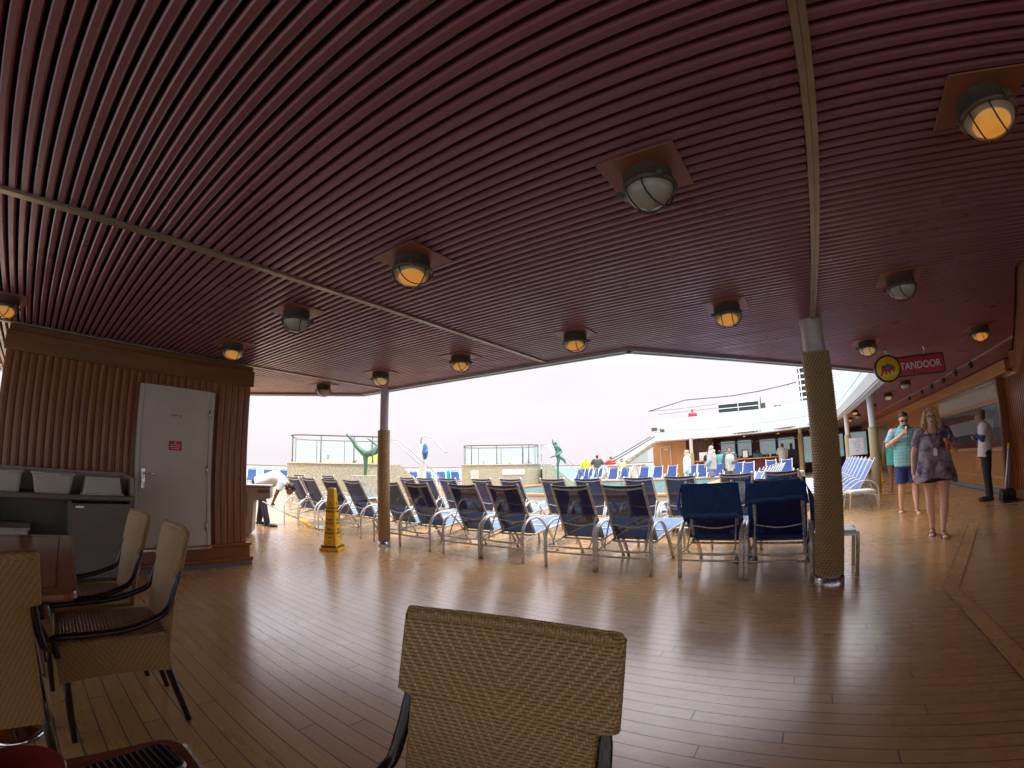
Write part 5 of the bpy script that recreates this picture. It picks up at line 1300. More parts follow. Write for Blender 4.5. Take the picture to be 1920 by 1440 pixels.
# ================================================================== DINING FURNITURE
def wicker_chair(label):
    """origin on the floor below the seat centre, sitter faces +y"""
    t = thing('wicker_chair', label, 'chair', (0, 0, 0), 0, 'woven armchairs at the dining tables')
    zt, zs = 0.912, 0.738
    def hw(z):                                   # half width of the back at height z
        if z > zs+0.004: return 0.240
        if z < zs-0.004: return 0.203
        return 0.203+0.037*(z-zs+0.004)/0.008
    def yb(z, u):                                # back surface: leans rearwards, hollow towards the sitter
        f = (z-0.28)/(zt-0.28); return -0.235-0.125*f**1.3-0.03*(1-u*u)*f+0.012
    Z = [0.28+(zs-0.005-0.28)*i/9 for i in range(10)]+[zs-0.004+0.008*i/3 for i in range(1, 4)]+[zs+0.005+(zt-zs-0.02)*i/7 for i in range(1, 8)]
    Z += [zt-0.008, zt-0.003, zt]
    def side(front):
        def f(a, b):
            z = Z[min(len(Z)-1, round(b*(len(Z)-1)))]; u = a*2-1; h = hw(z)
            inset = 0.0
            k = len(Z)-1-round(b*(len(Z)-1))
            if k < 3: inset = (0.014, 0.006, 0.0)[k] if False else (0.016, 0.008, 0.003)[k]
            y = yb(z, u)+(0.017 if front else -0.017)*(1-(0.9 if k == 0 else 0.45 if k == 1 else 0.1 if k == 2 else 0))
            return (u*(h-inset*0.6), y, z)
        return f
    n = len(Z)-1; m = MB()
    for fr in (True, False):
        g = side(fr); m.grid(g, 16, n, lambda a, b, g=g: ((a*2-1)*0.24, Z[round(b*n)]))
    # rounded side edges with wrapped strand
    for sx in (-1, 1):
        def e(a, b):
            z = Z[min(n, round(b*n))]; h = hw(z); y0 = yb(z, 1); an = PI*a
            return (sx*(h+0.010*math.sin(an)), y0+0.017*math.cos(an), z)
        m.grid(e, 6, n, lambda a, b: (0.05*a+0.003, Z[round(b*n)]))
    m.tube([(u*0.236, yb(zt, u), zt-0.002) for u in [i/8-1 for i in range(17)]], 0.0165, 8)
    for sx in (-1, 1): m.sphere((sx*0.2325, yb(zt, 1), zt-0.004), (0.0165, 0.0175, 0.0185), 10)
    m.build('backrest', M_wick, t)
    # little twisted edging along the top and sides
    m = MB()
    top = [(-hw(z)-0.006, yb(z, 1)+0.004, z) for z in Z[12:-2]]+[(u*0.24, yb(zt, u)+0.004, zt+0.013) for u in [i/8-1 for i in range(17)]]+[(hw(z)+0.006, yb(z, 1)+0.004, z) for z in Z[12:-2]][::-1]
    P = spline(top, 2); L = 0; pts = []; rad = []
    tot = sum((P[i+1]-P[i]).length for i in range(len(P)-1)); N = int(tot/0.0035); acc = 0; i = 0; d = 0
    for k in range(N):
        s_ = k*tot/N
        while i < len(P)-2 and acc+(P[i+1]-P[i]).length < s_: acc += (P[i+1]-P[i]).length; i += 1
        pts.append(P[i].lerp(P[i+1], min(1, (s_-acc)/max(1e-6, (P[i+1]-P[i]).length)))); rad.append(0.0048 if k % 2 else 0.0030)
    m.tube(pts, rad, 6); m.build('edge_binding', M_wick, t)
    # seat with woven skirt
    m = MB()
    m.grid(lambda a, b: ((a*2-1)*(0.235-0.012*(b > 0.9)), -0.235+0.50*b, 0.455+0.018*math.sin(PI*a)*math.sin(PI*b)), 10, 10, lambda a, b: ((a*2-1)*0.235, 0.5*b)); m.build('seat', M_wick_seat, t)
    m = MB()
    m.grid(lambda a, b: ((a*2-1)*0.235, 0.268, 0.28+0.175*b), 8, 4, lambda a, b: ((a*2-1)*0.235, 0.17*b))
    for sx in (-1, 1): m.grid(lambda a, b, sx=sx: (sx*0.238, -0.23+0.50*a, 0.28+0.175*b+(0.02*math.sin(PI*a) if b == 0 else 0)), 8, 4, lambda a, b: (0.5*a-0.25, 0.17*b))
    m.tube([(-0.235, -0.22, 0.455), (-0.235, 0.262, 0.455), (0.235, 0.262, 0.455), (0.235, -0.22, 0.455)], 0.012, 6)
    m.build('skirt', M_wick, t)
    for sx in (-1, 1):
        m = MB(); zz = zs+0.01
        pts = spline([(sx*0.2215, yb(0.755, 1)-0.004, 0.755), (sx*0.2235, yb(0.70, 1)-0.001, 0.70), (sx*0.229, yb(0.64, 1)+0.010, 0.64), (sx*0.241, -0.245, 0.575), (sx*0.257, -0.185, 0.54), (sx*0.264, -0.05, 0.505), (sx*0.262, 0.12, 0.495), (sx*0.252, 0.262, 0.49), (sx*0.244, 0.272, 0.47), (sx*0.238, 0.262, 0.40)], 5)
        m.tube(pts, [0.0135]*4+[0.0155]*(len(pts)-4), 10); m.build('arm', M_armwood, t)
    for sx in (-1, 1):
        m = MB(); m.tube([(sx*0.215, 0.235, 0.40), (sx*0.218, 0.238, 0.28), (sx*0.222, 0.25, 0.0)], [0.019, 0.019, 0.014], 10); m.build('leg', M_armwood, t)
        m = MB(); m.tube([(sx*0.205, -0.215, 0.40), (sx*0.208, -0.225, 0.28), (sx*0.218, -0.29, 0.0)], [0.019, 0.019, 0.014], 10); m.build('leg', M_armwood, t)
    return t
def chairs():
    a = wicker_chair('large woven armchair in the foreground, its back filling the bottom centre')
    a.location = (-0.495, 0.425, 0); a.rotation_euler = (0, 0, PI+0.17)
    for x, y, rz, lb in ((-2.205, -0.24, PI/2+0.03, 'woven chair at the left table seen from behind, cut by the left edge'), (-2.53, 0.335, PI-0.04, 'woven armchair at the left table, nearer of the two turned side-on'),
                         (-3.13, 0.275, PI+0.02, 'woven armchair at the left table, farther of the two turned side-on')):
        c = copy_tree(a); c.location = (x, y, 0); c.rotation_euler = (0, 0, rz); c['label'] = lb
chairs()
def rounded(x0, x1, y0, y1, r, n=6):
    pts = []
    for cx, cy, a0 in ((x1-r, y0+r, -PI/2), (x1-r, y1-r, 0), (x0+r, y1-r, PI/2), (x0+r, y0+r, PI)):
        for i in range(n+1): pts.append((cx+r*math.cos(a0+PI/2*i/n), cy+r*math.sin(a0+PI/2*i/n)))
    return pts
def table(cx, cy, w, l, label, base, rz=0.0):
    t = thing('dining_table', label, 'table', (cx, cy, 0), rz)
    m = MB(); b = 0.008
    P = [(rounded(-w/2+b, w/2-b, -l/2+b, l/2-b, 0.05), 0.702), (rounded(-w/2, w/2, -l/2, l/2, 0.055), 0.712), (rounded(-w/2, w/2, -l/2, l/2, 0.055), 0.730), (rounded(-w/2+b*0.4, w/2-b*0.4, -l/2+b*0.4, l/2-b*0.4, 0.052), 0.7375), (rounded(-w/2+b*1.3, w/2-b*1.3, -l/2+b*1.3, l/2-b*1.3, 0.047), 0.740)]
    n = len(P[0][0]); vs = [(x, y, z) for q, z in P for x, y in q]
    fs = [tuple(range(n))[::-1]]+[(i*n+k, i*n+(k+1) % n, (i+1)*n+(k+1) % n, (i+1)*n+k) for i in range(len(P)-1) for k in range(n)]+[tuple((len(P)-1)*n+k for k in range(n))]
    m.add(vs, fs); tp = m.build('table_top', M_table, t)
    m = MB(); i = 0.085
    for c, d in (((0, l/2-i, 0.7407), (w-2*i, 0.006, 0.001)), ((0, -l/2+i, 0.7407), (w-2*i, 0.006, 0.001)), ((w/2-i, 0, 0.7407), (0.006, l-2*i-0.006, 0.001)), ((-w/2+i, 0, 0.7407), (0.006, l-2*i-0.006, 0.001))): m.box(c, d)
    m.build('inlay_line', M_inlay, tp)
    for x, y in base:
        m = MB(); m.lathe([(0.0, 0.0), (0.17, 0.0), (0.175, 0.008), (0.15, 0.02), (0.06, 0.035), (0.035, 0.05), (0.034, 0.68), (0.08, 0.70), (0.0, 0.70)], 32, c=(x, y, 0)); m.build('pedestal', M_chrome, t)
    return t
table(-2.80, -0.215, 1.46, 0.84, 'reddish wooden dining table at the left with woven chairs around it', [(0.26, 0.05), (-0.4, 0.03)], math.radians(-3.6))
table(-0.47, -0.19, 0.86, 0.82, 'wooden table corner with dark inlay line in the bottom left foreground', [(0, 0)])
m = MB(); q = [(rounded(-0.085, 0.085, -0.045, 0.045, 0.018), 0.0), (rounded(-0.088, 0.088, -0.048, 0.048, 0.02), 0.006), (rounded(-0.085, 0.085, -0.045, 0.045, 0.018), 0.012)]
def stack(m, P):
    n = len(P[0][0]); vs = [(x, y, z) for q, z in P for x, y in q]
    m.add(vs, [tuple(range(n))[::-1]]+[(i*n+k, i*n+(k+1) % n, (i+1)*n+(k+1) % n, (i+1)*n+k) for i in range(len(P)-1) for k in range(n)]+[tuple((len(P)-1)*n+k for k in range(n))])
t = thing('phone_case', 'black ribbed case with pale metal rim lying on the near table', 'case', (-0.80, 0.10, 0.7415), math.radians(98))
stack(m, q); m.build('rim', M_steel, t)
m = MB(); stack(m, [(rounded(-0.082, 0.082, -0.042, 0.042, 0.016), 0.0121), (rounded(-0.082, 0.082, -0.042, 0.042, 0.016), 0.0135)])
for k in range(14): m.tube([(-0.076+k*0.0117, -0.037, 0.0135), (-0.076+k*0.0117, 0.037, 0.0135)], 0.0032, 6, 0.5)
m.build('ribbed_cover', M_black, t)
t = thing('red_dish', 'glossy dark red dish on the near table at the bottom left corner', 'dish', (-0.835, -0.075, 0.7405))
m = MB(); m.lathe([(0.0, 0.0), (0.05, 0.0), (0.075, 0.02), (0.082, 0.026), (0.078, 0.028), (0.05, 0.008), (0.0, 0.006)], 36); m.build('bowl', M_plate_red, t)

# ------------------------------------------------------------------ bussing station with grey bins
def station():
    X0, X1, Y0, Y1 = -5.52, -5.0, -0.52, 0.93
    t = thing('bussing_station', 'dark grey bussing station with open shelf against the wooden cabin', 'cabinet', (-5.26, 0.2, 0)); T = (5.26, -0.2, 0)
    m = MB()
    m.box(((X0+X1)/2, Y0+0.015, 0.5), (X1-X0, 0.03, 0.76)); m.box(((X0+X1)/2, Y1-0.015, 0.5), (X1-X0, 0.03, 0.76)); m.box(((X0+X1)/2, 0.33, 0.48), (X1-X0-0.004, 0.03, 0.70)); m.box((X0+0.012, (Y0+Y1)/2, 0.5), (0.02, Y1-Y0-0.07, 0.74)); m.box(((X0+X1)/2, (Y0+Y1)/2, 0.14), (X1-X0-0.002, Y1-Y0-0.064, 0.03)); m.box(((X0+X1)/2, -0.10, 0.40), (X1-X0-0.01, 0.82, 0.02))
    m.build('carcass', M_grey, t, T)
    m = MB(); m.box(((X0+X1)/2, (Y0+Y1)/2, 0.862), (X1-X0+0.04, Y1-Y0+0.04, 0.045), bev=0.012); m.build('top_shelf', M_grey, t, T)
    m = MB(); m.box((X0+0.02, (Y0+Y1)/2, 0.98), (0.02, Y1-Y0, 0.19)); 
    for y in (Y0+0.01, Y1-0.01): m.box(((X0+X1)/2-0.02, y, 0.97), (X1-X0-0.06, 0.02, 0.17), bev=0.008)
    m.tube([(X0+0.02, Y0, 1.08), (X0+0.02, Y1-0.04, 1.08), (X0+0.05, Y1, 1.07), (X1-0.08, Y1, 1.05), (X1-0.02, Y1, 0.98), (X1-0.02, Y1, 0.88)], 0.012, 8)
    m.build('tray_guard', M_cart, t, T)
    m = MB(); m.box((X1+0.006, 0.625, 0.485), (0.025, 0.56, 0.65), bev=0.004); d = m.build('door', M_grey, t, T)
    m = MB(); m.box((X1+0.03, 0.42, 0.78), (0.025, 0.08, 0.025), bev=0.004); m.build('handle', M_steel, d)
    for x in (X0+0.08, X1-0.08):
        for y in (Y0+0.1, Y1-0.1): m = MB(); m.lathe([(0.0, 0.0), (0.05, 0.0), (0.05, 0.03), (0.0, 0.03)], 14, M=Matrix.Translation((x, y+0.015, 0.05)) @ Matrix.Rotation(PI/2, 4, 'X')); m.tube([(x, y, 0.05), (x, y, 0.13)], 0.015, 6); m.build('castor', M_black, t, T)
    def bin_(x, y, z, w, dpt, h, lb, flip=False):
        b = thing('grey_bin', lb, 'bin', (x, y, z), 0, 'grey plastic bus bins')
        m = MB(); k = 0.86; r = 0.03
        a = rounded(-dpt/2*k, dpt/2*k, -w/2*k, w/2*k, r, 3); c = rounded(-dpt/2, dpt/2, -w/2, w/2, r, 3)
        if flip: a, c = c, a
        n = len(a); m.add([(p, q_, 0) for p, q_ in a]+[(p, q_, h) for p, q_ in c], [tuple(range(n))[::-1]]+[(i, (i+1) % n, n+(i+1) % n, n+i) for i in range(n)]+([tuple(range(n, 2*n))] if flip else []))
        m.build('tub_body', M_bin, b)
        m = MB(); L = [(p*1.03, q_*1.03, (0 if flip else h)+0.006) for p, q_ in (a if flip else c)]; m.tube(L, 0.011, 6, closed=True)
        m.box((dpt/2+0.012, 0, (0.012 if flip else h)), (0.03, w*0.36, 0.022), bev=0.006); m.build('lip', M_bin, b)
    bin_(-5.2, -0.28, 0.886, 0.34, 0.36, 0.17, 'grey bus bin on the station top, leftmost of three')
    bin_(-5.2, 0.17, 0.886, 0.38, 0.36, 0.17, 'grey bus bin on the station top, middle of three')
    bin_(-5.2, 0.64, 0.886, 0.38, 0.36, 0.165, 'grey bus bin on the station top, upturned and rightmost of three', True)
    bin_(-5.2, -0.25, 0.412, 0.42, 0.36, 0.15, 'grey bus bin inside the open shelf of the station')
station()

# ================================================================== PEOPLE
# local frame: the person faces -y, their left hand is on +x
def lofted(m, pts, rx, ry, lat=(1, 0, 0), n=18, sub=4):
    """elliptic cross-sections along a path; rx across, ry front-back"""
    P = spline(pts, sub); N = len(P)
    def itp(a, i):
        f = i/(N-1)*(len(a)-1); k = min(int(f), len(a)-2); return a[k]+(a[k+1]-a[k])*(f-k)
    vs = []
    for i in range(N):
        t = (P[min(i+1, N-1)]-P[max(i-1, 0)]).normalized(); X = Vector(lat); X = (X-t*X.dot(t)).normalized(); Yv = t.cross(X)
        for k in range(n):
            a = 2*PI*k/n; vs.append(P[i]+X*math.cos(a)*itp(rx, i)+Yv*math.sin(a)*itp(ry, i))
    fs = [(i*n+k, i*n+(k+1) % n, (i+1)*n+(k+1) % n, (i+1)*n+k) for i in range(N-1) for k in range(n)]
    fs += [tuple(range(n))[::-1], tuple((N-1)*n+k for k in range(n))]
    m.add(vs, fs, None, True); return m
def limb(m, pts, rad, n=14):
    P = [Vector(p) for p in pts]
    for i in range(len(P)-1):
        a, b = P[i], P[i+1]; m.tube([a, a.lerp(b, 0.35), a.lerp(b, 0.7), b], [rad[i], rad[i]*0.97+(rad[i+1]-rad[i])*0.3, rad[i]+(rad[i+1]-rad[i])*0.75, rad[i+1]], n)
    for p, r in zip(P, rad): m.sphere(p, r, 12)
def hand(m, wrist, d, palm_n, side, curl=0.35, s=1.0):
    """palm and five separate fingers; d points from wrist to knuckles, palm_n out of the palm, side towards the thumb"""
    d = Vector(d).normalized(); pn = Vector(palm_n); pn = (pn-d*pn.dot(d)).normalized(); sd = d.cross(pn)
    if sd.dot(Vector(side)) < 0: sd = -sd
    w = Vector(wrist)
    m.tube([w, w+d*0.03*s, w+d*0.06*s, w+d*0.085*s], [0.024*s, 0.031*s, 0.036*s, 0.034*s], 10, 0.45, up=tuple(sd))
    for k, (o, L, r) in enumerate([(0.027, 0.068, 0.0085), (0.009, 0.076, 0.0088), (-0.009, 0.070, 0.0083), (-0.026, 0.055, 0.0075)]):
        b = w+d*0.078*s+sd*o*s; c = curl*(1+0.12*k); p = [b]; dd = d.copy()
        for q, f in enumerate((0.45, 0.32, 0.25)):
            dd = (dd*math.cos(c)+pn*math.sin(c)).normalized(); p.append(p[-1]+dd*L*f*s)
        m.tube(p, [r*s, r*0.95*s, r*0.88*s, r*0.7*s], 8); m.sphere(p[-1], r*0.72*s, 8); m.sphere(p[1], r*s, 8)
    b = w+d*0.025*s+sd*0.026*s; p1 = b+(d*0.55+sd*0.7+pn*0.25).normalized()*0.035*s; p2 = p1+(d*0.8+sd*0.15+pn*(0.2+curl*0.8)).normalized()*0.03*s; p3 = p2+(d*0.7+pn*(0.3+curl)).normalized()*0.024*s
    m.tube([b, p1, p2, p3], [0.013*s, 0.0115*s, 0.0095*s, 0.0075*s], 8); m.sphere(p3, 0.0078*s, 8)
def foot(m, ankle, yaw=0, s=1.0, pitch=0.0):
    a = Vector(ankle); R = Matrix.Rotation(yaw, 3, 'Z') @ Matrix.Rotation(pitch, 3, 'X')
    q = lambda x, y, z: a+R @ Vector((x*s, y*s, z*s))
    m.tube([q(0, 0.055, -0.055), q(0, 0.03, -0.05), q(0, -0.05, -0.055), q(0, -0.12, -0.066), q(0, -0.175, -0.072), q(0, -0.20, -0.074)], [0.020*s, 0.034*s, 0.040*s, 0.046*s, 0.042*s, 0.022*s], 12, 0.55, up=(1, 0, 0))
    m.sphere(q(0, 0.045, -0.055), (0.032*s, 0.036*s, 0.032*s), 10)
    for k in range(5): m.sphere(q(-0.032+0.016*k, -0.195+abs(k-1.5)*0.006, -0.076), (0.009*s, 0.015*s, 0.009*s), 8)
def head(m, c, R, s=1.0):
    q = lambda x, y, z: c+R @ Vector((x*s, y*s, z*s))
    def el(p, r, n=16):
        mm = MB(); mm.sphere((0, 0, 0), tuple(k*s for k in r), n); M = Matrix.Translation(q(*p)) @ R.to_4x4(); m.add(mm.v, mm.f, None, True, M)
    el((0, 0.012, 0.03), (0.074, 0.094, 0.086), 20); el((0, -0.018, -0.035), (0.058, 0.068, 0.075), 18); el((0, -0.055, -0.088), (0.026, 0.026, 0.022), 12)
    el((0, -0.092, -0.012), (0.011, 0.020, 0.022), 10); el((0, -0.098, -0.027), (0.016, 0.014, 0.010), 10)
    for sx in (-1, 1): el((sx*0.074, 0.008, -0.005), (0.010, 0.020, 0.030), 10); el((sx*0.032, -0.070, 0.018), (0.022, 0.012, 0.008), 10); el((sx*0.036, -0.062, -0.025), (0.022, 0.018, 0.018), 10)
    el((0, -0.080, -0.058), (0.022, 0.012, 0.010), 10)
def face(parent, c, R, s=1.0, glasses=None, lips=True, T=None):
    M = Matrix.Translation(c) @ R.to_4x4() @ Matrix.Scale(s, 4)
    if glasses != 'sun':
        for sx in (-1, 1):
            m = MB(); m.sphere((sx*0.032, -0.077, 0.004), (0.012, 0.007, 0.0065), 10, M=M); e = m.build('eye', M_poster, parent)
            m = MB(); m.sphere((sx*0.032, -0.0825, 0.004), (0.005, 0.003, 0.0052), 8, M=M); m.build('iris', M_eye, e)
    for sx in (-1, 1):
        m = MB(); m.tube([(sx*0.015, -0.084, 0.022), (sx*0.033, -0.083, 0.028), (sx*0.050, -0.070, 0.022)], 0.0028, 6, M=M); m.build('eyebrow', M_brown, parent)
    if lips:
        m = MB(); m.sphere((0, -0.091, -0.0545), (0.021, 0.007, 0.004), 12, M=M); m.sphere((0, -0.090, -0.062), (0.018, 0.008, 0.0048), 12, M=M); m.build('mouth', M_lips, parent)
    if glasses:
        m = MB()
        for sx in (-1, 1):
            if glasses == 'sun': m.sphere((sx*0.033, -0.088, 0.006), (0.028, 0.006, 0.019), 14, M=M)
            else: m.tube([(sx*0.033+0.025*math.cos(a), -0.092, 0.003+0.016*math.sin(a)) for a in [2*PI*k/16 for k in range(16)]], 0.0022, 6, closed=True, M=M)
            m.tube([(sx*0.058, -0.088, 0.01), (sx*0.074, -0.05, 0.012), (sx*0.078, 0.01, 0.008)], 0.0025, 6, M=M)
        m.tube([(-0.010, -0.094, 0.006), (0.010, -0.094, 0.006)], 0.002, 6, M=M); m.build('glasses', M_black if glasses == 'sun' else M_sandal, parent)
Rx = lambda a: Matrix.Rotation(a, 3, 'X')
Rz = lambda a: Matrix.Rotation(a, 3, 'Z')

def woman():
    t = thing('person', 'blond woman in a purple grey tie-dye tunic walking with a red drink', 'person', (1.86, 6.95, 0), math.radians(-12))
    s = 1.0; sk = MB()
    hipL, hipR = Vector((0.085, 0, 0.86)), Vector((-0.085, 0, 0.86))
    kL, kR = Vector((0.10, -0.05, 0.47)), Vector((-0.085, 0.03, 0.47))
    aL, aR = Vector((0.075, -0.08, 0.085)), Vector((-0.065, 0.09, 0.10))
    sL, sR = Vector((0.185, 0.0, 1.345)), Vector((-0.185, 0.0, 1.345))
    eR, wR = Vector((-0.275, 0.03, 1.075)), Vector((-0.295, -0.03, 0.83))
    eL, wL = Vector((0.295, 0.03, 1.10)), Vector((0.21, -0.20, 1.155))
    lofted(sk, [(0, 0, 0.78), (0, 0, 0.88), (0, 0.0, 1.02), (0, 0.0, 1.18), (0, 0.0, 1.32), (0, 0.01, 1.40)], [0.15, 0.185, 0.16, 0.165, 0.165, 0.07], [0.11, 0.13, 0.125, 0.13, 0.11, 0.06])
    for h, k, a in ((hipL, kL, aL), (hipR, kR, aR)):
        limb(sk, [h, h.lerp(k, 0.5)+Vector((0, -0.01, 0)), k, k.lerp(a, 0.35)+Vector((0, 0.018, 0)), a+Vector((0, 0.01, 0.05)), a], [0.105, 0.088, 0.060, 0.062, 0.038, 0.036])
    foot(sk, aL, 0.12); foot(sk, aR, -0.12, 1, 0.12)
    limb(sk, [sL, eL, wL], [0.058, 0.042, 0.027]); limb(sk, [sR, eR, wR], [0.058, 0.042, 0.027])
    hand(sk, wR, (0.0, -0.05, -1), (1, 0.2, 0), (0, -1, 0), 0.3, 0.95)
    hand(sk, wL, (-0.05, -0.6, 0.35), (-1, 0, 0.1), (0, 0, 1), 0.75, 0.95)
    limb(sk, [(0, 0.01, 1.38), (0, -0.012, 1.47)], [0.058, 0.052])
    hc = Vector((0, -0.01, 1.545)); HR = Rx(0.05); head(sk, hc, HR, 0.98)
    remeshed(sk, 'body', M_skin, t, 0.0075, 3)
    face(t, hc, HR, 0.98, 'clear')
    # hair: shoulder length, wavy
    h = MB()
    hh = lambda p, r: h.sphere((hc.x+p[0], hc.y+p[1], hc.z+p[2]), r, 14)
    hh((0, 0.028, 0.055), (0.088, 0.100, 0.080)); hh((0, -0.035, 0.098), (0.062, 0.040, 0.030)); hh((0, 0.06, -0.05), (0.090, 0.055, 0.10))
    for sx in (-1, 1):
        for k, (x, y, z, r) in enumerate([(0.080, -0.015, 0.035, 0.032), (0.097, 0.0, -0.02, 0.033), (0.107, 0.01, -0.075, 0.034), (0.104, 0.01, -0.125, 0.032), (0.108, -0.005, -0.165, 0.026), (0.085, 0.04, -0.10, 0.045), (0.075, -0.045, 0.075, 0.022), (0.121, -0.01, -0.10, 0.018), (0.088, -0.03, -0.05, 0.018)]):
            hh((sx*x+random.uniform(-.006, .006), y, z), (r, r*0.9, r*1.5))
    remeshed(h, 'hair', M_blond, t, 0.008, 1)
    # tunic: loose, flared, uneven hem
    c = MB()
    def tun(u, v):
        a = 2*PI*u; z = 1.40-v*0.66
        f = v
        rx = 0.075+0.11*min(1, f/0.16)**0.6+0.0*f; ry = 0.06+0.072*min(1, f/0.2)**0.7
        if f > 0.2: g = (f-0.2)/0.8; rx = 0.185+0.10*g**1.3; ry = 0.132+0.075*g
        w = max(0, f-0.35)/0.65; rx += 0.018*w*math.sin(7*a+1); ry += 0.020*w*math.cos(6*a)
        if f > 0.95: z -= 0.05*(abs(math.cos(a))**3)-0.02*math.sin(3*a)
        y = 0.0-0.02*math.sin(PI*min(1, f*1.6))*(1 if math.sin(a) < 0 else 0.2)
        if math.sin(a) < -0.2 and f < 0.12: z -= 0.05*(-math.sin(a))*(1-f/0.12)
        return (rx*math.cos(a), y+ry*math.sin(a), z)
    c.grid(tun, 60, 34)
    body = c.build('tunic', M_tunic, t, merge=True); so = body.modifiers.new('thick', 'SOLIDIFY'); so.thickness = 0.006
    for a, b in ((sL, eL), (sR, eR)):
        e = a.lerp(b, 0.62); c = MB(); c.tube([a+Vector((-0.06 if a.x > 0 else 0.06, 0, 0.028)), a+Vector((0, 0, 0.012)), a.lerp(b, 0.3), e], [0.060, 0.068, 0.069, 0.066], 16)
        remeshed(c, 'sleeve', M_tunic, t, 0.009, 2)
    c = MB(); lofted(c, [(0, 0, 0.72), (0, 0, 0.80), (0, 0, 0.92)], [0.19, 0.20, 0.19], [0.13, 0.145, 0.14])
    for hh_, k in ((hipL, kL), (hipR, kR)): c.tube([hh_, hh_.lerp(k, 0.40)], [0.118, 0.112], 18)
    remeshed(c, 'shorts', M_blackfab, t, 0.010, 2)
    # lanyard and badge
    c = MB(); c.tube(spline([(0.065, 0.02, 1.405), (0.062, -0.09, 1.36), (0.03, -0.150, 1.25), (0.0, -0.168, 1.15), (-0.03, -0.150, 1.25), (-0.062, -0.09, 1.36), (-0.065, 0.02, 1.405)], 5), 0.005, 6); l = c.build('lanyard', M_black, t)
    c = MB(); c.box((0.01, -0.176, 1.085), (0.055, 0.006, 0.085), bev=0.003); c.build('badge', M_poster, l)
    c = MB(); c.box((0.01, -0.176, 1.132), (0.014, 0.006, 0.02)); c.build('clip', M_steel, l)
    for a, yw, pt in ((aL, 0.12, 0.0), (aR, -0.12, 0.12)):
        c = MB(); R = Rz(yw) @ Rx(pt); q = lambda x, y, z: a+R @ Vector((x, y, z))
        c.tube([q(0, 0.075, -0.088), q(0, 0, -0.088), q(0, -0.12, -0.088), q(0, -0.205, -0.088)], [0.034, 0.038, 0.047, 0.030], 12, 0.28, up=(1, 0, 0))
        for yy, zz, w in ((-0.13, -0.045, 0.052), (-0.045, -0.015, 0.043)): c.tube([q(-w, yy, -0.085), q(-w*0.75, yy, zz), q(0, yy, zz+0.012), q(w*0.75, yy, zz), q(w, yy, -0.085)], 0.011, 8, 0.4, up=(0, 1, 0))
        c.build('sandal', M_sandal, t)
    d = thing('drink_cup', 'tall red drink with citrus slice in the hand of the walking woman', 'drink', t.matrix_basis @ Vector((0.175, -0.275, 1.125)), 0)
    c = MB(); c.lathe([(0.0, -0.02), (0.026, -0.02), (0.034, 0.11), (0.032, 0.112), (0.0, 0.10)], 20); c.build('glass', M_drink, d)
    c = MB(); c.tube([(0.0, 0, 0.08), (0.03, 0.0, 0.17)], 0.004, 6); c.build('straw', M_poster, d)
    c = MB(); c.lathe([(0.0, 0), (0.024, 0), (0.024, 0.006), (0.0, 0.006)], 16, M=Matrix.Translation((-0.035, -0.01, 0.11)) @ Matrix.Rotation(PI/2, 4, 'X')); c.build('citrus_slice', M_lime, d)
woman()

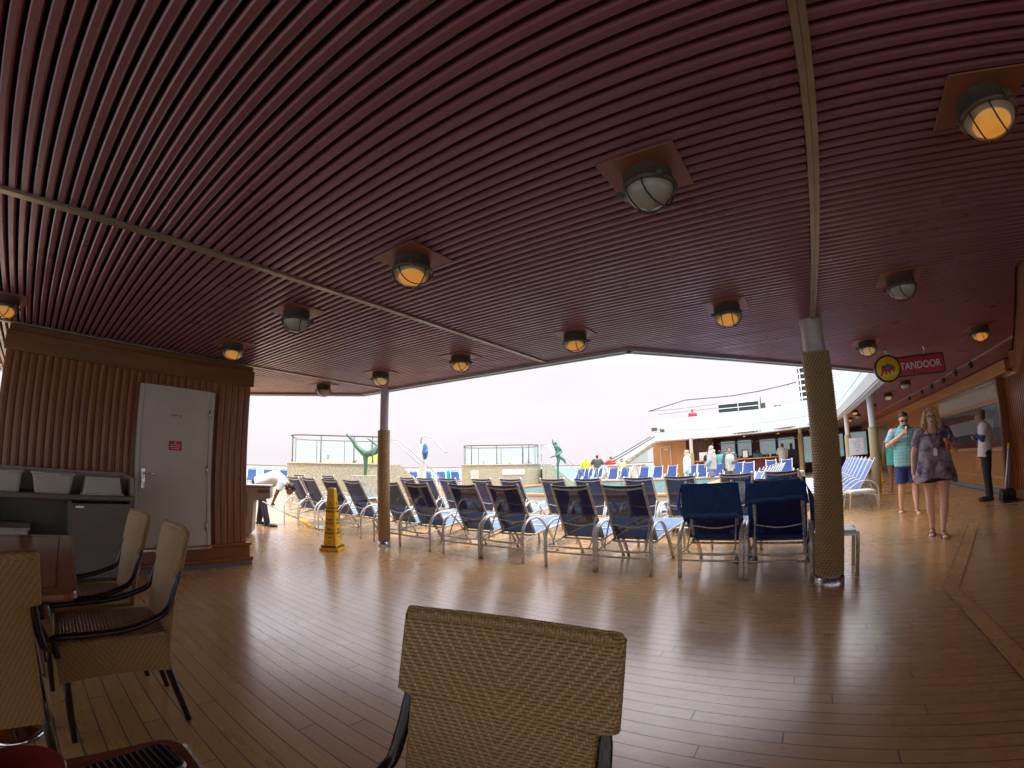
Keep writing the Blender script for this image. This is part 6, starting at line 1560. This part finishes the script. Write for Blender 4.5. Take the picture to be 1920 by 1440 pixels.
def man_cone():
    t = thing('person', 'heavy dark haired man in striped aqua polo licking an ice cream cone', 'person', (2.02, 9.5, 0), math.radians(-4))
    sk = MB()
    hipL, hipR = Vector((0.10, 0, 0.93)), Vector((-0.10, 0, 0.93)); kL, kR = Vector((0.13, -0.04, 0.50)), Vector((-0.11, 0.05, 0.50)); aL, aR = Vector((0.12, -0.13, 0.085)), Vector((-0.13, 0.10, 0.09))
    sL, sR = Vector((0.225, 0.01, 1.46)), Vector((-0.225, 0.01, 1.46))
    eR, wR = Vector((-0.335, -0.08, 1.22)), Vector((-0.07, -0.26, 1.40)); eL, wL = Vector((0.31, 0.04, 1.17)), Vector((0.30, -0.03, 0.92))
    lofted(sk, [(0, 0, 0.86), (0, 0, 0.98), (0, -0.02, 1.12), (0, -0.01, 1.28), (0, 0.01, 1.42), (0, 0.02, 1.52)], [0.17, 0.20, 0.20, 0.20, 0.20, 0.08], [0.13, 0.15, 0.16, 0.15, 0.13, 0.07])
    for h, k, a in ((hipL, kL, aL), (hipR, kR, aR)): limb(sk, [h, h.lerp(k, 0.5), k, k.lerp(a, 0.35)+Vector((0, 0.02, 0)), a+Vector((0, 0.01, 0.05)), a], [0.11, 0.095, 0.064, 0.068, 0.042, 0.040])
    foot(sk, aL, 0.15, 1.08); foot(sk, aR, -0.15, 1.08)
    limb(sk, [sR, eR, wR], [0.07, 0.052, 0.034]); limb(sk, [sL, eL, wL], [0.07, 0.052, 0.034])
    hand(sk, wR, (0.6, -0.25, 0.35), (0.3, 0.9, 0.1), (0, 0, 1), 0.8, 1.05); hand(sk, wL, (0, -0.1, -1), (-1, 0, 0), (0, -1, 0), 0.35, 1.05)
    limb(sk, [(0, 0.02, 1.50), (0, -0.03, 1.60)], [0.075, 0.068])
    hc = Vector((0, -0.075, 1.665)); HR = Rx(0.42); head(sk, hc, HR, 1.08)
    remeshed(sk, 'body', M_skin, t, 0.009, 3); face(t, hc, HR, 1.08, 'sun', False)
    h = MB(); M = Matrix.Translation(hc) @ HR.to_4x4(); h.sphere((0, 0.028, 0.055), (0.088, 0.100, 0.082), 16, M=M); h.sphere((0, -0.04, 0.10), (0.062, 0.04, 0.03), 12, M=M); h.sphere((0, 0.06, -0.01), (0.08, 0.05, 0.07), 12, M=M); remeshed(h, 'hair', M_blackhair, t, 0.01, 1)
    h = MB(); h.sphere((0, -0.062, -0.085), (0.045, 0.035, 0.025), 12, M=M); h.build('beard', M_brown, t)
    c = MB(); lofted(c, [(0, 0, 0.83), (0, 0, 0.93), (0, -0.02, 1.10), (0, -0.015, 1.26), (0, 0.01, 1.42), (0, 0.02, 1.51), (0, 0.0, 1.545)], [0.235, 0.24, 0.235, 0.228, 0.225, 0.13, 0.08], [0.18, 0.19, 0.20, 0.18, 0.15, 0.095, 0.08])
    for a, b in ((sL, eL), (sR, eR)):
        c.tube([a+Vector((-0.10 if a.x > 0 else 0.10, 0, 0.0)), a+Vector((-0.02 if a.x > 0 else 0.02, 0, -0.015)), a.lerp(b, 0.45), a.lerp(b, 0.85)], [0.070, 0.078, 0.082, 0.082], 18)
    remeshed(c, 'polo_shirt', M_polo, t, 0.011, 3)
    c = MB(); c.tube([(0.07, 0.03, 1.56), (0.08, -0.05, 1.55), (0.0, -0.12, 1.50), (-0.08, -0.05, 1.55), (-0.07, 0.03, 1.56)], 0.016, 8); c.build('collar', M_aqua, t)
    c = MB(); lofted(c, [(0, 0, 0.80), (0, 0, 0.97)], [0.22, 0.215], [0.165, 0.16])
    for h_, k in ((hipL, kL), (hipR, kR)): c.tube([h_, h_.lerp(k, 0.5), h_.lerp(k, 0.93)], [0.125, 0.118, 0.112], 18)
    remeshed(c, 'shorts', M_navy, t, 0.012, 2)
    c = MB(); c.tube(spline([(0.06, -0.06, 1.53), (0.03, -0.19, 1.40), (0.01, -0.215, 1.25), (0.0, -0.215, 1.18)], 4), 0.004, 5); c.build('lanyard', M_black, t)
    for a, yw in ((aL, 0.15), (aR, -0.15)):
        c = MB(); R = Rz(yw); q = lambda x, y, z: a+R @ Vector((x, y, z))
        c.tube([q(0, 0.08, -0.09), q(0, -0.05, -0.09), q(0, -0.14, -0.09), q(0, -0.225, -0.09)], [0.036, 0.042, 0.052, 0.030], 12, 0.25, up=(1, 0, 0))
        c.tube([q(-0.045, -0.05, -0.06), q(-0.01, -0.15, -0.035), q(0.01, -0.15, -0.035), q(0.05, -0.05, -0.06)], 0.009, 6); c.build('flip_flop', M_sandal, t)
    d = thing('ice_cream_cone', 'ice cream cone held to the mouth of the man in the aqua polo', 'ice cream', t.matrix_basis @ Vector((0.0, -0.30, 1.43)))
    c = MB(); c.lathe([(0.0, -0.06), (0.008, -0.055), (0.026, 0.05), (0.0, 0.05)], 14); c.build('cone', M_cone, d)
    c = MB(); c.sphere((0, 0, 0.065), (0.028, 0.028, 0.026), 12); c.sphere((0, 0, 0.092), (0.018, 0.018, 0.018), 10); c.build('scoop', M_cream, d)
man_cone()

def simple_person(name_label, loc, rz, H, cloth, sk_m, hair_m, pose, group=None, vox=0.018, hairlen=0, cap=None, extra=None, cat='person', wide=1.0):
    """continuous body plus clothes; pose gives joints for a 1.7 m person, scaled to H"""
    k = H/1.7; t = thing('person', name_label, cat, loc, rz, group)
    g = lambda key, d: Vector(pose.get(key, d))
    pel = g('pelvis', (0, 0, 0.90)); chest = g('chest', (0, 0, 1.24)); neck = g('neck', (0, 0.01, 1.43)); hd = g('head', (0, -0.01, 1.56))
    J = {}
    for s, sx in (('L', 1), ('R', -1)):
        J['s'+s] = g('s'+s, (sx*0.185, 0.0, 1.38)); J['e'+s] = g('e'+s, (sx*0.245, 0.03, 1.11)); J['w'+s] = g('w'+s, (sx*0.25, -0.04, 0.87))
        J['h'+s] = g('h'+s, (sx*0.085, 0, 0.88)); J['k'+s] = g('k'+s, (sx*0.095, -0.01, 0.48)); J['a'+s] = g('a'+s, (sx*0.095, 0.02, 0.085))
    S_ = lambda p: Vector(p)*k
    def build(fn, nm, mt, v, sm=2):
        m = MB(); fn(m); m.v = [tuple(Vector(p)*k) for p in m.v]; return remeshed(m, nm, mt, t, v, sm)
    pitch = pose.get('pitch', 0.0); HR = Rz(pose.get('turn', 0.0)) @ Rx(pitch)
    w = wide
    def body(m):
        lofted(m, [pel-Vector((0, 0, 0.05)) if pose.get('upright', True) else pel, pel.lerp(chest, 0.35), chest, neck.lerp(chest, 0.25), neck], [0.15*w, 0.14*w, 0.155*w, 0.14*w, 0.055], [0.11*w, 0.10*w, 0.11*w, 0.09, 0.05])
        for s in 'LR':
            limb(m, [J['h'+s], J['h'+s].lerp(J['k'+s], 0.5), J['k'+s], J['k'+s].lerp(J['a'+s], 0.35)+Vector((0, 0.015, 0)), J['a'+s]], [0.088*w, 0.075, 0.054, 0.055, 0.037])
            foot(m, J['a'+s], pose.get('footyaw'+s, 0), 1, pose.get('footpitch'+s, 0))
            limb(m, [J['s'+s], J['e'+s], J['w'+s]], [0.052, 0.040, 0.026])
            d = (J['w'+s]-J['e'+s]).normalized(); hand(m, J['w'+s], d, pose.get('palm'+s, (-1 if s == 'L' else 1, 0, 0)), pose.get('thumb'+s, (0, -1, 0)), 0.4)
        limb(m, [neck, neck.lerp(hd, 0.5)], [0.055, 0.05]); head(m, hd, HR)
    build(body, 'body', sk_m, min(vox, 0.014) if H > 0 else vox)
    M = Matrix.Translation(hd) @ HR.to_4x4()
    def hair(m):
        m.sphere((0, 0.026, 0.05), (0.085, 0.098, 0.080), 14, M=M); m.sphere((0, -0.035, 0.092), (0.06, 0.04, 0.03), 10, M=M); m.sphere((0, 0.055, -0.02), (0.078, 0.05, 0.07), 12, M=M)
        if hairlen:
            for sx in (-1, 0, 1): m.sphere((sx*0.06, 0.05, -0.09), (0.05, 0.04, 0.08*hairlen), 10, M=M)
    if hair_m: build(hair, 'hair', hair_m, vox*0.8, 1)
    if pose.get('face', True):
        face(t, hd*k, HR, k)
    for it in cloth:
        kind, mt = it[0], it[1]
        def fn(m, kind=kind, it=it):
            if kind == 'top':
                slv, low, puff = it[2], it[3], it[4]
                lofted(m, [pel+(pel-chest).normalized()*low, pel, pel.lerp(chest, 0.5), chest, chest.lerp(neck, 0.7), neck], [0.17*w+puff, 0.168*w+puff, 0.165*w+puff, 0.175*w+puff, 0.15*w+puff, 0.072], [0.125*w+puff, 0.125*w+puff, 0.125*w+puff, 0.13*w+puff, 0.105*w+puff, 0.066])
                for s in 'LR':
                    a, b, c_ = J['s'+s], J['e'+s], J['w'+s]; inn = a.lerp(neck, 0.35)
                    if slv > 0.01:
                        if slv <= 1: m.tube([inn, a, a.lerp(b, slv)], [0.06+puff, 0.068+puff, 0.06+puff], 14)
                        else: limb(m, [inn, a, b, b.lerp(c_, slv-1)], [0.06+puff, 0.064+puff, 0.052+puff, 0.040+puff])
            elif kind == 'legs':
                f, puff = it[2], it[3]
                lofted(m, [pel+(pel-chest).normalized()*0.12, pel, pel.lerp(chest, 0.28)], [0.165*w+puff, 0.165*w+puff, 0.15*w+puff], [0.12*w+puff, 0.125*w+puff, 0.115*w+puff])
                for s in 'LR':
                    h, kk, a = J['h'+s], J['k'+s], J['a'+s]
                    if f <= 1: m.tube([h, h.lerp(kk, f*0.5), h.lerp(kk, f)], [0.10*w+puff, 0.092+puff, 0.085+puff], 16)
                    else: limb(m, [h, h.lerp(kk, 0.5), kk, kk.lerp(a, (f-1))], [0.098*w+puff, 0.085+puff, 0.068+puff, 0.060+puff])
            elif kind == 'hood':
                m.sphere(tuple(neck+Vector((0, 0.06, 0.03))), (0.12, 0.09, 0.08), 12)
            elif kind == 'shoes':
                for s in it[2]:
                    a = J['a'+s]; R = Rz(pose.get('footyaw'+s, 0)) @ Rx(pose.get('footpitch'+s, 0)); q = lambda x, y, z: a+R @ Vector((x, y, z))
                    m.tube([q(0, 0.075, -0.05), q(0, 0.03, -0.045), q(0, -0.06, -0.05), q(0, -0.15, -0.06), q(0, -0.215, -0.066)], [0.03, 0.045, 0.048, 0.052, 0.030], 12, 0.72, up=(1, 0, 0)); m.tube([q(0, 0.01, -0.03), q(0, 0.0, 0.05)], [0.048, 0.046], 12)
        build(fn, {'top': 'shirt', 'legs': 'trousers' if it[2:] and it[2] in (1.97, 1.9) else 'shorts', 'hood': 'hood', 'shoes': 'shoes'}[kind] if len(it) < 6 else it[5], mt, vox*0.85, 2)
    if cap:
        m = MB(); m.sphere((0, 0.015, 0.062), (0.088, 0.102, 0.070), 14, M=M); m.tube([(0, -0.07, 0.055), (0, -0.11, 0.05), (0, -0.165, 0.042)], [0.06, 0.066, 0.05], 12, 0.12, up=(1, 0, 0), M=M)
        m.v = [tuple(Vector(p) if False else Vector(p)) for p in m.v]
        o = m.build('cap', cap, t); o.scale = (k, k, k)
    if extra: extra(t, J, k)
    return t

# girl in a mint top walking away behind the man
def girl_extra(t, J, k):
    m = MB(); c = J['aR']
    for s in 'LR':
        a = J['a'+s]; pt = 1.15 if s == 'R' else 0.0
        m = MB(); R = Rx(pt); q = lambda x, y, z: a+R @ Vector((x, y, z)); m.tube([q(0, 0.075, -0.09), q(0, -0.05, -0.09), q(0, -0.14, -0.09), q(0, -0.22, -0.09)], [0.034, 0.040, 0.048, 0.028], 10, 0.25, up=(1, 0, 0)); m.v = [tuple(Vector(p)*k) for p in m.v]; m.build('flip_flop', M_sandal, t)
    m = MB(); m.tube([(0.09*math.cos(a), -0.01+0.105*math.sin(a), 1.60) for a in [2*PI*i/20 for i in range(20)]], 0.018, 8, 0.6, closed=True); m.v = [tuple(Vector(p)*k) for p in m.v]; m.build('visor', M_poster, t)
simple_person('girl in a mint green dress walking away behind the man with the cone', (2.42, 13.0, 0), PI+0.1, 1.62, [('top', M_mint, 0.0, 0.14, 0.012, 'dress')], M_skin2, M_greyhair,
    dict(kR=(-0.09, -0.02, 0.48), aR=(-0.07, 0.20, 0.20), footpitchR=1.15, kL=(0.085, -0.02, 0.48), aL=(0.08, -0.01, 0.085), eR=(-0.25, 0.04, 1.12), eL=(0.26, 0.05, 1.12), wL=(0.29, 0.03, 0.88), face=False), vox=0.012, hairlen=1.2, extra=girl_extra)
# capped man in profile with folded arms
def cap_extra(t, J, k):
    pass
simple_person('man in tan cap and white tee with navy sleeves, standing sideways by the picture', (3.78, 10.15, 0), -PI/2-0.25, 1.74, [('top', M_navy, 1.9, 0.0, -0.006, 'undershirt'), ('top', M_tee, 0.72, 0.10, 0.012, 'tee'), ('legs', M_blackfab, 1.97, 0.004), ('shoes', M_black, 'L', 0, 0, 'shoe'), ('shoes', M_black, 'R', 0, 0, 'shoe')], M_skin2, M_brown,
    dict(eL=(0.24, -0.07, 1.12), wL=(0.04, -0.17, 1.22), eR=(-0.24, -0.07, 1.12), wR=(-0.02, -0.20, 1.15), palmL=(0, 0.6, 0.5), palmR=(0, 0.6, 0.5), thumbL=(0, 0, 1), thumbR=(0, 0, 1), chest=(0, 0.02, 1.24), pelvis=(0, -0.02, 0.90), head=(0, -0.05, 1.56), neck=(0, -0.01, 1.43), pitch=0.12), vox=0.012, cap=M_khaki)
# bending worker with a mop
def worker():
    pose = dict(upright=False, pelvis=(0, 0.12, 0.88), chest=(0, -0.22, 0.99), neck=(0, -0.44, 0.86), head=(0, -0.53, 0.76), pitch=0.95,
        sL=(0.17, -0.38, 0.90), sR=(-0.17, -0.38, 0.90), eR=(-0.20, -0.28, 0.68), wR=(-0.14, -0.20, 0.50), eL=(0.24, -0.12, 0.83), wL=(0.14, 0.06, 0.80),
        hL=(0.09, 0.12, 0.84), hR=(-0.09, 0.12, 0.84), kL=(0.16, 0.10, 0.46), aL=(0.19, 0.16, 0.085), kR=(-0.12, 0.0, 0.46), aR=(-0.16, -0.08, 0.085), palmL=(0, 0, -1), thumbL=(1, 0, 0))
    simple_person('crew man in a white shirt bending down to mop among the loungers', (-9.02, 4.28, 0), math.radians(143), 1.68, [('top', M_tee2, 0.7, 0.06, 0.014), ('legs', M_navyblack, 1.97, 0.004), ('shoes', M_black, 'L', 0, 0, 'shoe'), ('shoes', M_black, 'R', 0, 0, 'shoe')], M_skin3, M_blackhair, pose, vox=0.012)
worker()
t = thing('mop', 'mop with pale handle and yellow socket under the bending worker', 'mop', (-8.4, 4.6, 0))
m = MB(); m.tube([(-0.35, -0.5, 0.52), (0.10, 0.22, 0.11)], 0.013, 8); m.build('handle', M_steel, t)
m = MB(); m.tube([(0.03, 0.11, 0.17), (0.12, 0.25, 0.08)], [0.02, 0.035], 8); m.box((0.14, 0.28, 0.06), (0.16, 0.08, 0.04), Matrix.Identity(4), bev=0.01); m.build('socket', M_yellow, t)
m = MB()
for i in range(26):
    a = random.uniform(-0.8, 0.9); L = random.uniform(0.22, 0.38); x, y = 0.16+random.uniform(-0.07, 0.07), 0.30
    m.tube([(x, y, 0.055), (x+L*0.5*math.sin(a+0.6), y+L*0.5*math.cos(a+0.6), 0.03), (x+L*math.sin(a+0.6), y+L*math.cos(a+0.6), 0.012)], 0.011, 5)
m.build('mop_head', M_whitevinyl, t)

# people further away
simple_person('blond woman in a white hooded top walking past the far loungers', (-4.1, 17.5, 0), -PI/2+0.3, 1.62, [('top', M_whitecloth, 1.9, 0.14, 0.03, 'hoodie'), ('hood', M_whitecloth), ('legs', M_whitevinyl, 1.9, 0.0)], M_skin, M_blond, dict(aL=(0.09, -0.18, 0.085), aR=(-0.09, 0.2, 0.1), kL=(0.09, -0.1, 0.48)), hairlen=0.8)
simple_person('older bald man in grey hoodie and purple shorts by the far loungers', (-3.35, 18.6, 0), -PI/2-0.1, 1.76, [('top', M_greycloth, 1.9, 0.12, 0.035, 'hoodie'), ('hood', M_greycloth), ('legs', M_purple, 0.9, 0.02)], M_skin, None, dict(eL=(0.25, -0.02, 1.12), wL=(0.24, -0.16, 0.95)), wide=1.12)
simple_person('boy in a grey shirt with dark raglan sleeves facing the camera', (-2.38, 16.8, 0), 0.2, 1.62, [('top', M_dkgrey, 1.9, 0.0, 0.006, 'sleeves'), ('top', M_greycloth, 0.0, 0.10, 0.02), ('legs', M_dkgrey, 0.9, 0.02)], M_skin2, M_brown, dict(wL=(0.05, -0.2, 1.10), eL=(0.24, -0.02, 1.13)))
simple_person('person in an aqua shirt at the bar left of the boy', (-4.15, 25.6, 0), 2.6, 1.66, [('top', M_aqua, 0.9, 0.08, 0.02), ('legs', M_navy, 1.9, 0.01)], M_skin2, M_blackhair, {})
simple_person('dark haired man in a light blue shirt behind the boy', (-3.45, 24.6, 0), 2.9, 1.74, [('top', M_aqua, 0.9, 0.08, 0.02), ('legs', M_dkgrey, 1.9, 0.01)], M_skin2, M_blackhair, {})
simple_person('person in black beside the older man at the bar', (-4.75, 25.5, 0), 3.0, 1.68, [('top', M_black, 0.9, 0.08, 0.02), ('legs', M_dkgrey, 1.9, 0.01)], M_skin2, M_brown, {})
simple_person('bartender in an aqua shirt behind the long bar counter', (-2.35, 28.3, 0), 0.3, 1.62, [('top', M_aqua, 0.6, 0.08, 0.02), ('legs', M_blackfab, 1.9, 0.01)], M_skin3, M_blackhair, {})
simple_person('man in a light grey shirt leaning at the right end of the bar', (-0.85, 26.55, 0), PI/2+2.0, 1.80, [('top', M_greycloth, 0.7, 0.12, 0.03), ('legs', M_dkgrey, 1.9, 0.01)], M_skin, M_brown, dict(eL=(0.22, -0.2, 1.16), wL=(0.1, -0.4, 1.14)), wide=1.1)
simple_person('person in a yellow top at the sea rail seen from behind', (-12.6, 26.4, 0), PI+0.4, 1.62, [('top', M_yel, 1.5, 0.1, 0.03), ('legs', M_navy, 1.9, 0.01)], M_skin2, M_yel, dict(eL=(0.33, -0.05, 1.15), eR=(-0.33, -0.05, 1.15), wL=(0.25, -0.3, 1.12), wR=(-0.25, -0.3, 1.12), face=False), vox=0.02)
simple_person('broad man in a dark grey top leaning on the sea rail', (-11.9, 26.6, 0), PI+0.4, 1.80, [('top', M_dkgrey, 0.9, 0.1, 0.03), ('legs', M_navy, 1.9, 0.01)], M_skin2, M_brown, dict(eL=(0.36, -0.05, 1.15), eR=(-0.36, -0.05, 1.15), wL=(0.28, -0.3, 1.12), wR=(-0.28, -0.3, 1.12), face=False), vox=0.02, wide=1.2)
simple_person('person in a yellow hood and red jacket at the sea rail', (-11.1, 26.9, 0), PI+0.4, 1.66, [('top', M_rescue, 1.0, 0.1, 0.03, 'jacket'), ('hood', M_bright_vest), ('legs', M_whitevinyl, 1.9, 0.01)], M_skin2, M_brown, dict(eL=(0.33, -0.05, 1.15), eR=(-0.33, -0.05, 1.15), wL=(0.25, -0.3, 1.12), wR=(-0.25, -0.3, 1.12), face=False), vox=0.02)
simple_person('child in a pale yellow shirt with one arm stretched out near the stair', (-9.6, 24.9, 0), 0.7, 1.48, [('top', M_palyel, 0.8, 0.12, 0.02), ('legs', M_blackfab, 1.0, 0.01)], M_skin2, M_blackhair, dict(eR=(-0.42, -0.02, 1.42), wR=(-0.66, -0.03, 1.46)), vox=0.018, hairlen=0.6)
simple_person('person in a red top standing up on the upper deck', (-6.05, 28.1, 2.62), 0.5, 1.66, [('top', M_rescue, 0.8, 0.08, 0.02), ('legs', M_blackfab, 1.9, 0.01)], M_skin2, M_blackhair, {}, vox=0.02)
# bathers: head and shoulders above the tub rims
for (x, y, z, hm, cl, lb, hat) in [(-13.5, 8.7, 0.62, M_blackhair, M_palyel, 'dark haired bather in the left tub nearest its windscreen corner', None), (-13.0, 9.5, 0.52, M_blond, M_palyel, 'fair haired bather in the middle of the left tub', M_palyel), (-12.4, 10.3, 0.53, M_blackhair, M_navy, 'dark capped bather in the left tub near the bronze acrobat', M_black), 
        (-12.5, 15.9, 0.48, M_blackhair, M_navy, 'dark haired bather in the right tub near its left side', None), (-11.6, 16.6, 0.46, M_blond, M_yel, 'fair bather in the middle of the right tub', M_yel), (-11.0, 17.2, 0.54, M_blackhair, M_navy, 'dark haired bather in the right tub beside the steps', None)]:
    simple_person(lb, (x, y, z-0.05), random.uniform(-0.6, 1.2), 1.05*1.0+0.0, [('top', cl, 0.5, 0.0, 0.01)], M_skin2, hm, dict(hL=(0.1, -0.2, 0.88), hR=(-0.1, -0.2, 0.88), kL=(0.12, -0.45, 0.9), kR=(-0.12, -0.45, 0.9), aL=(0.12, -0.45, 0.5), aR=(-0.12, -0.45, 0.5)), 'bathers in the whirlpool tubs', vox=0.02, cap=hat)
t = thing('yellow_towel', 'yellow towel hanging inside the windscreen of the left tub', 'towel', (-12.2, 9.6, 1.35))
m = MB(); m.grid(lambda u, v: ((u-0.5)*(0.3+0.08*(1-v))+0.03*math.sin(v*5), 0.02*math.sin(u*12), 0.42*v), 8, 8); o = m.build('cloth', M_yel, t); so = o.modifiers.new('th', 'SOLIDIFY'); so.thickness = 0.01; o.rotation_euler = (0, 0, 0.9)
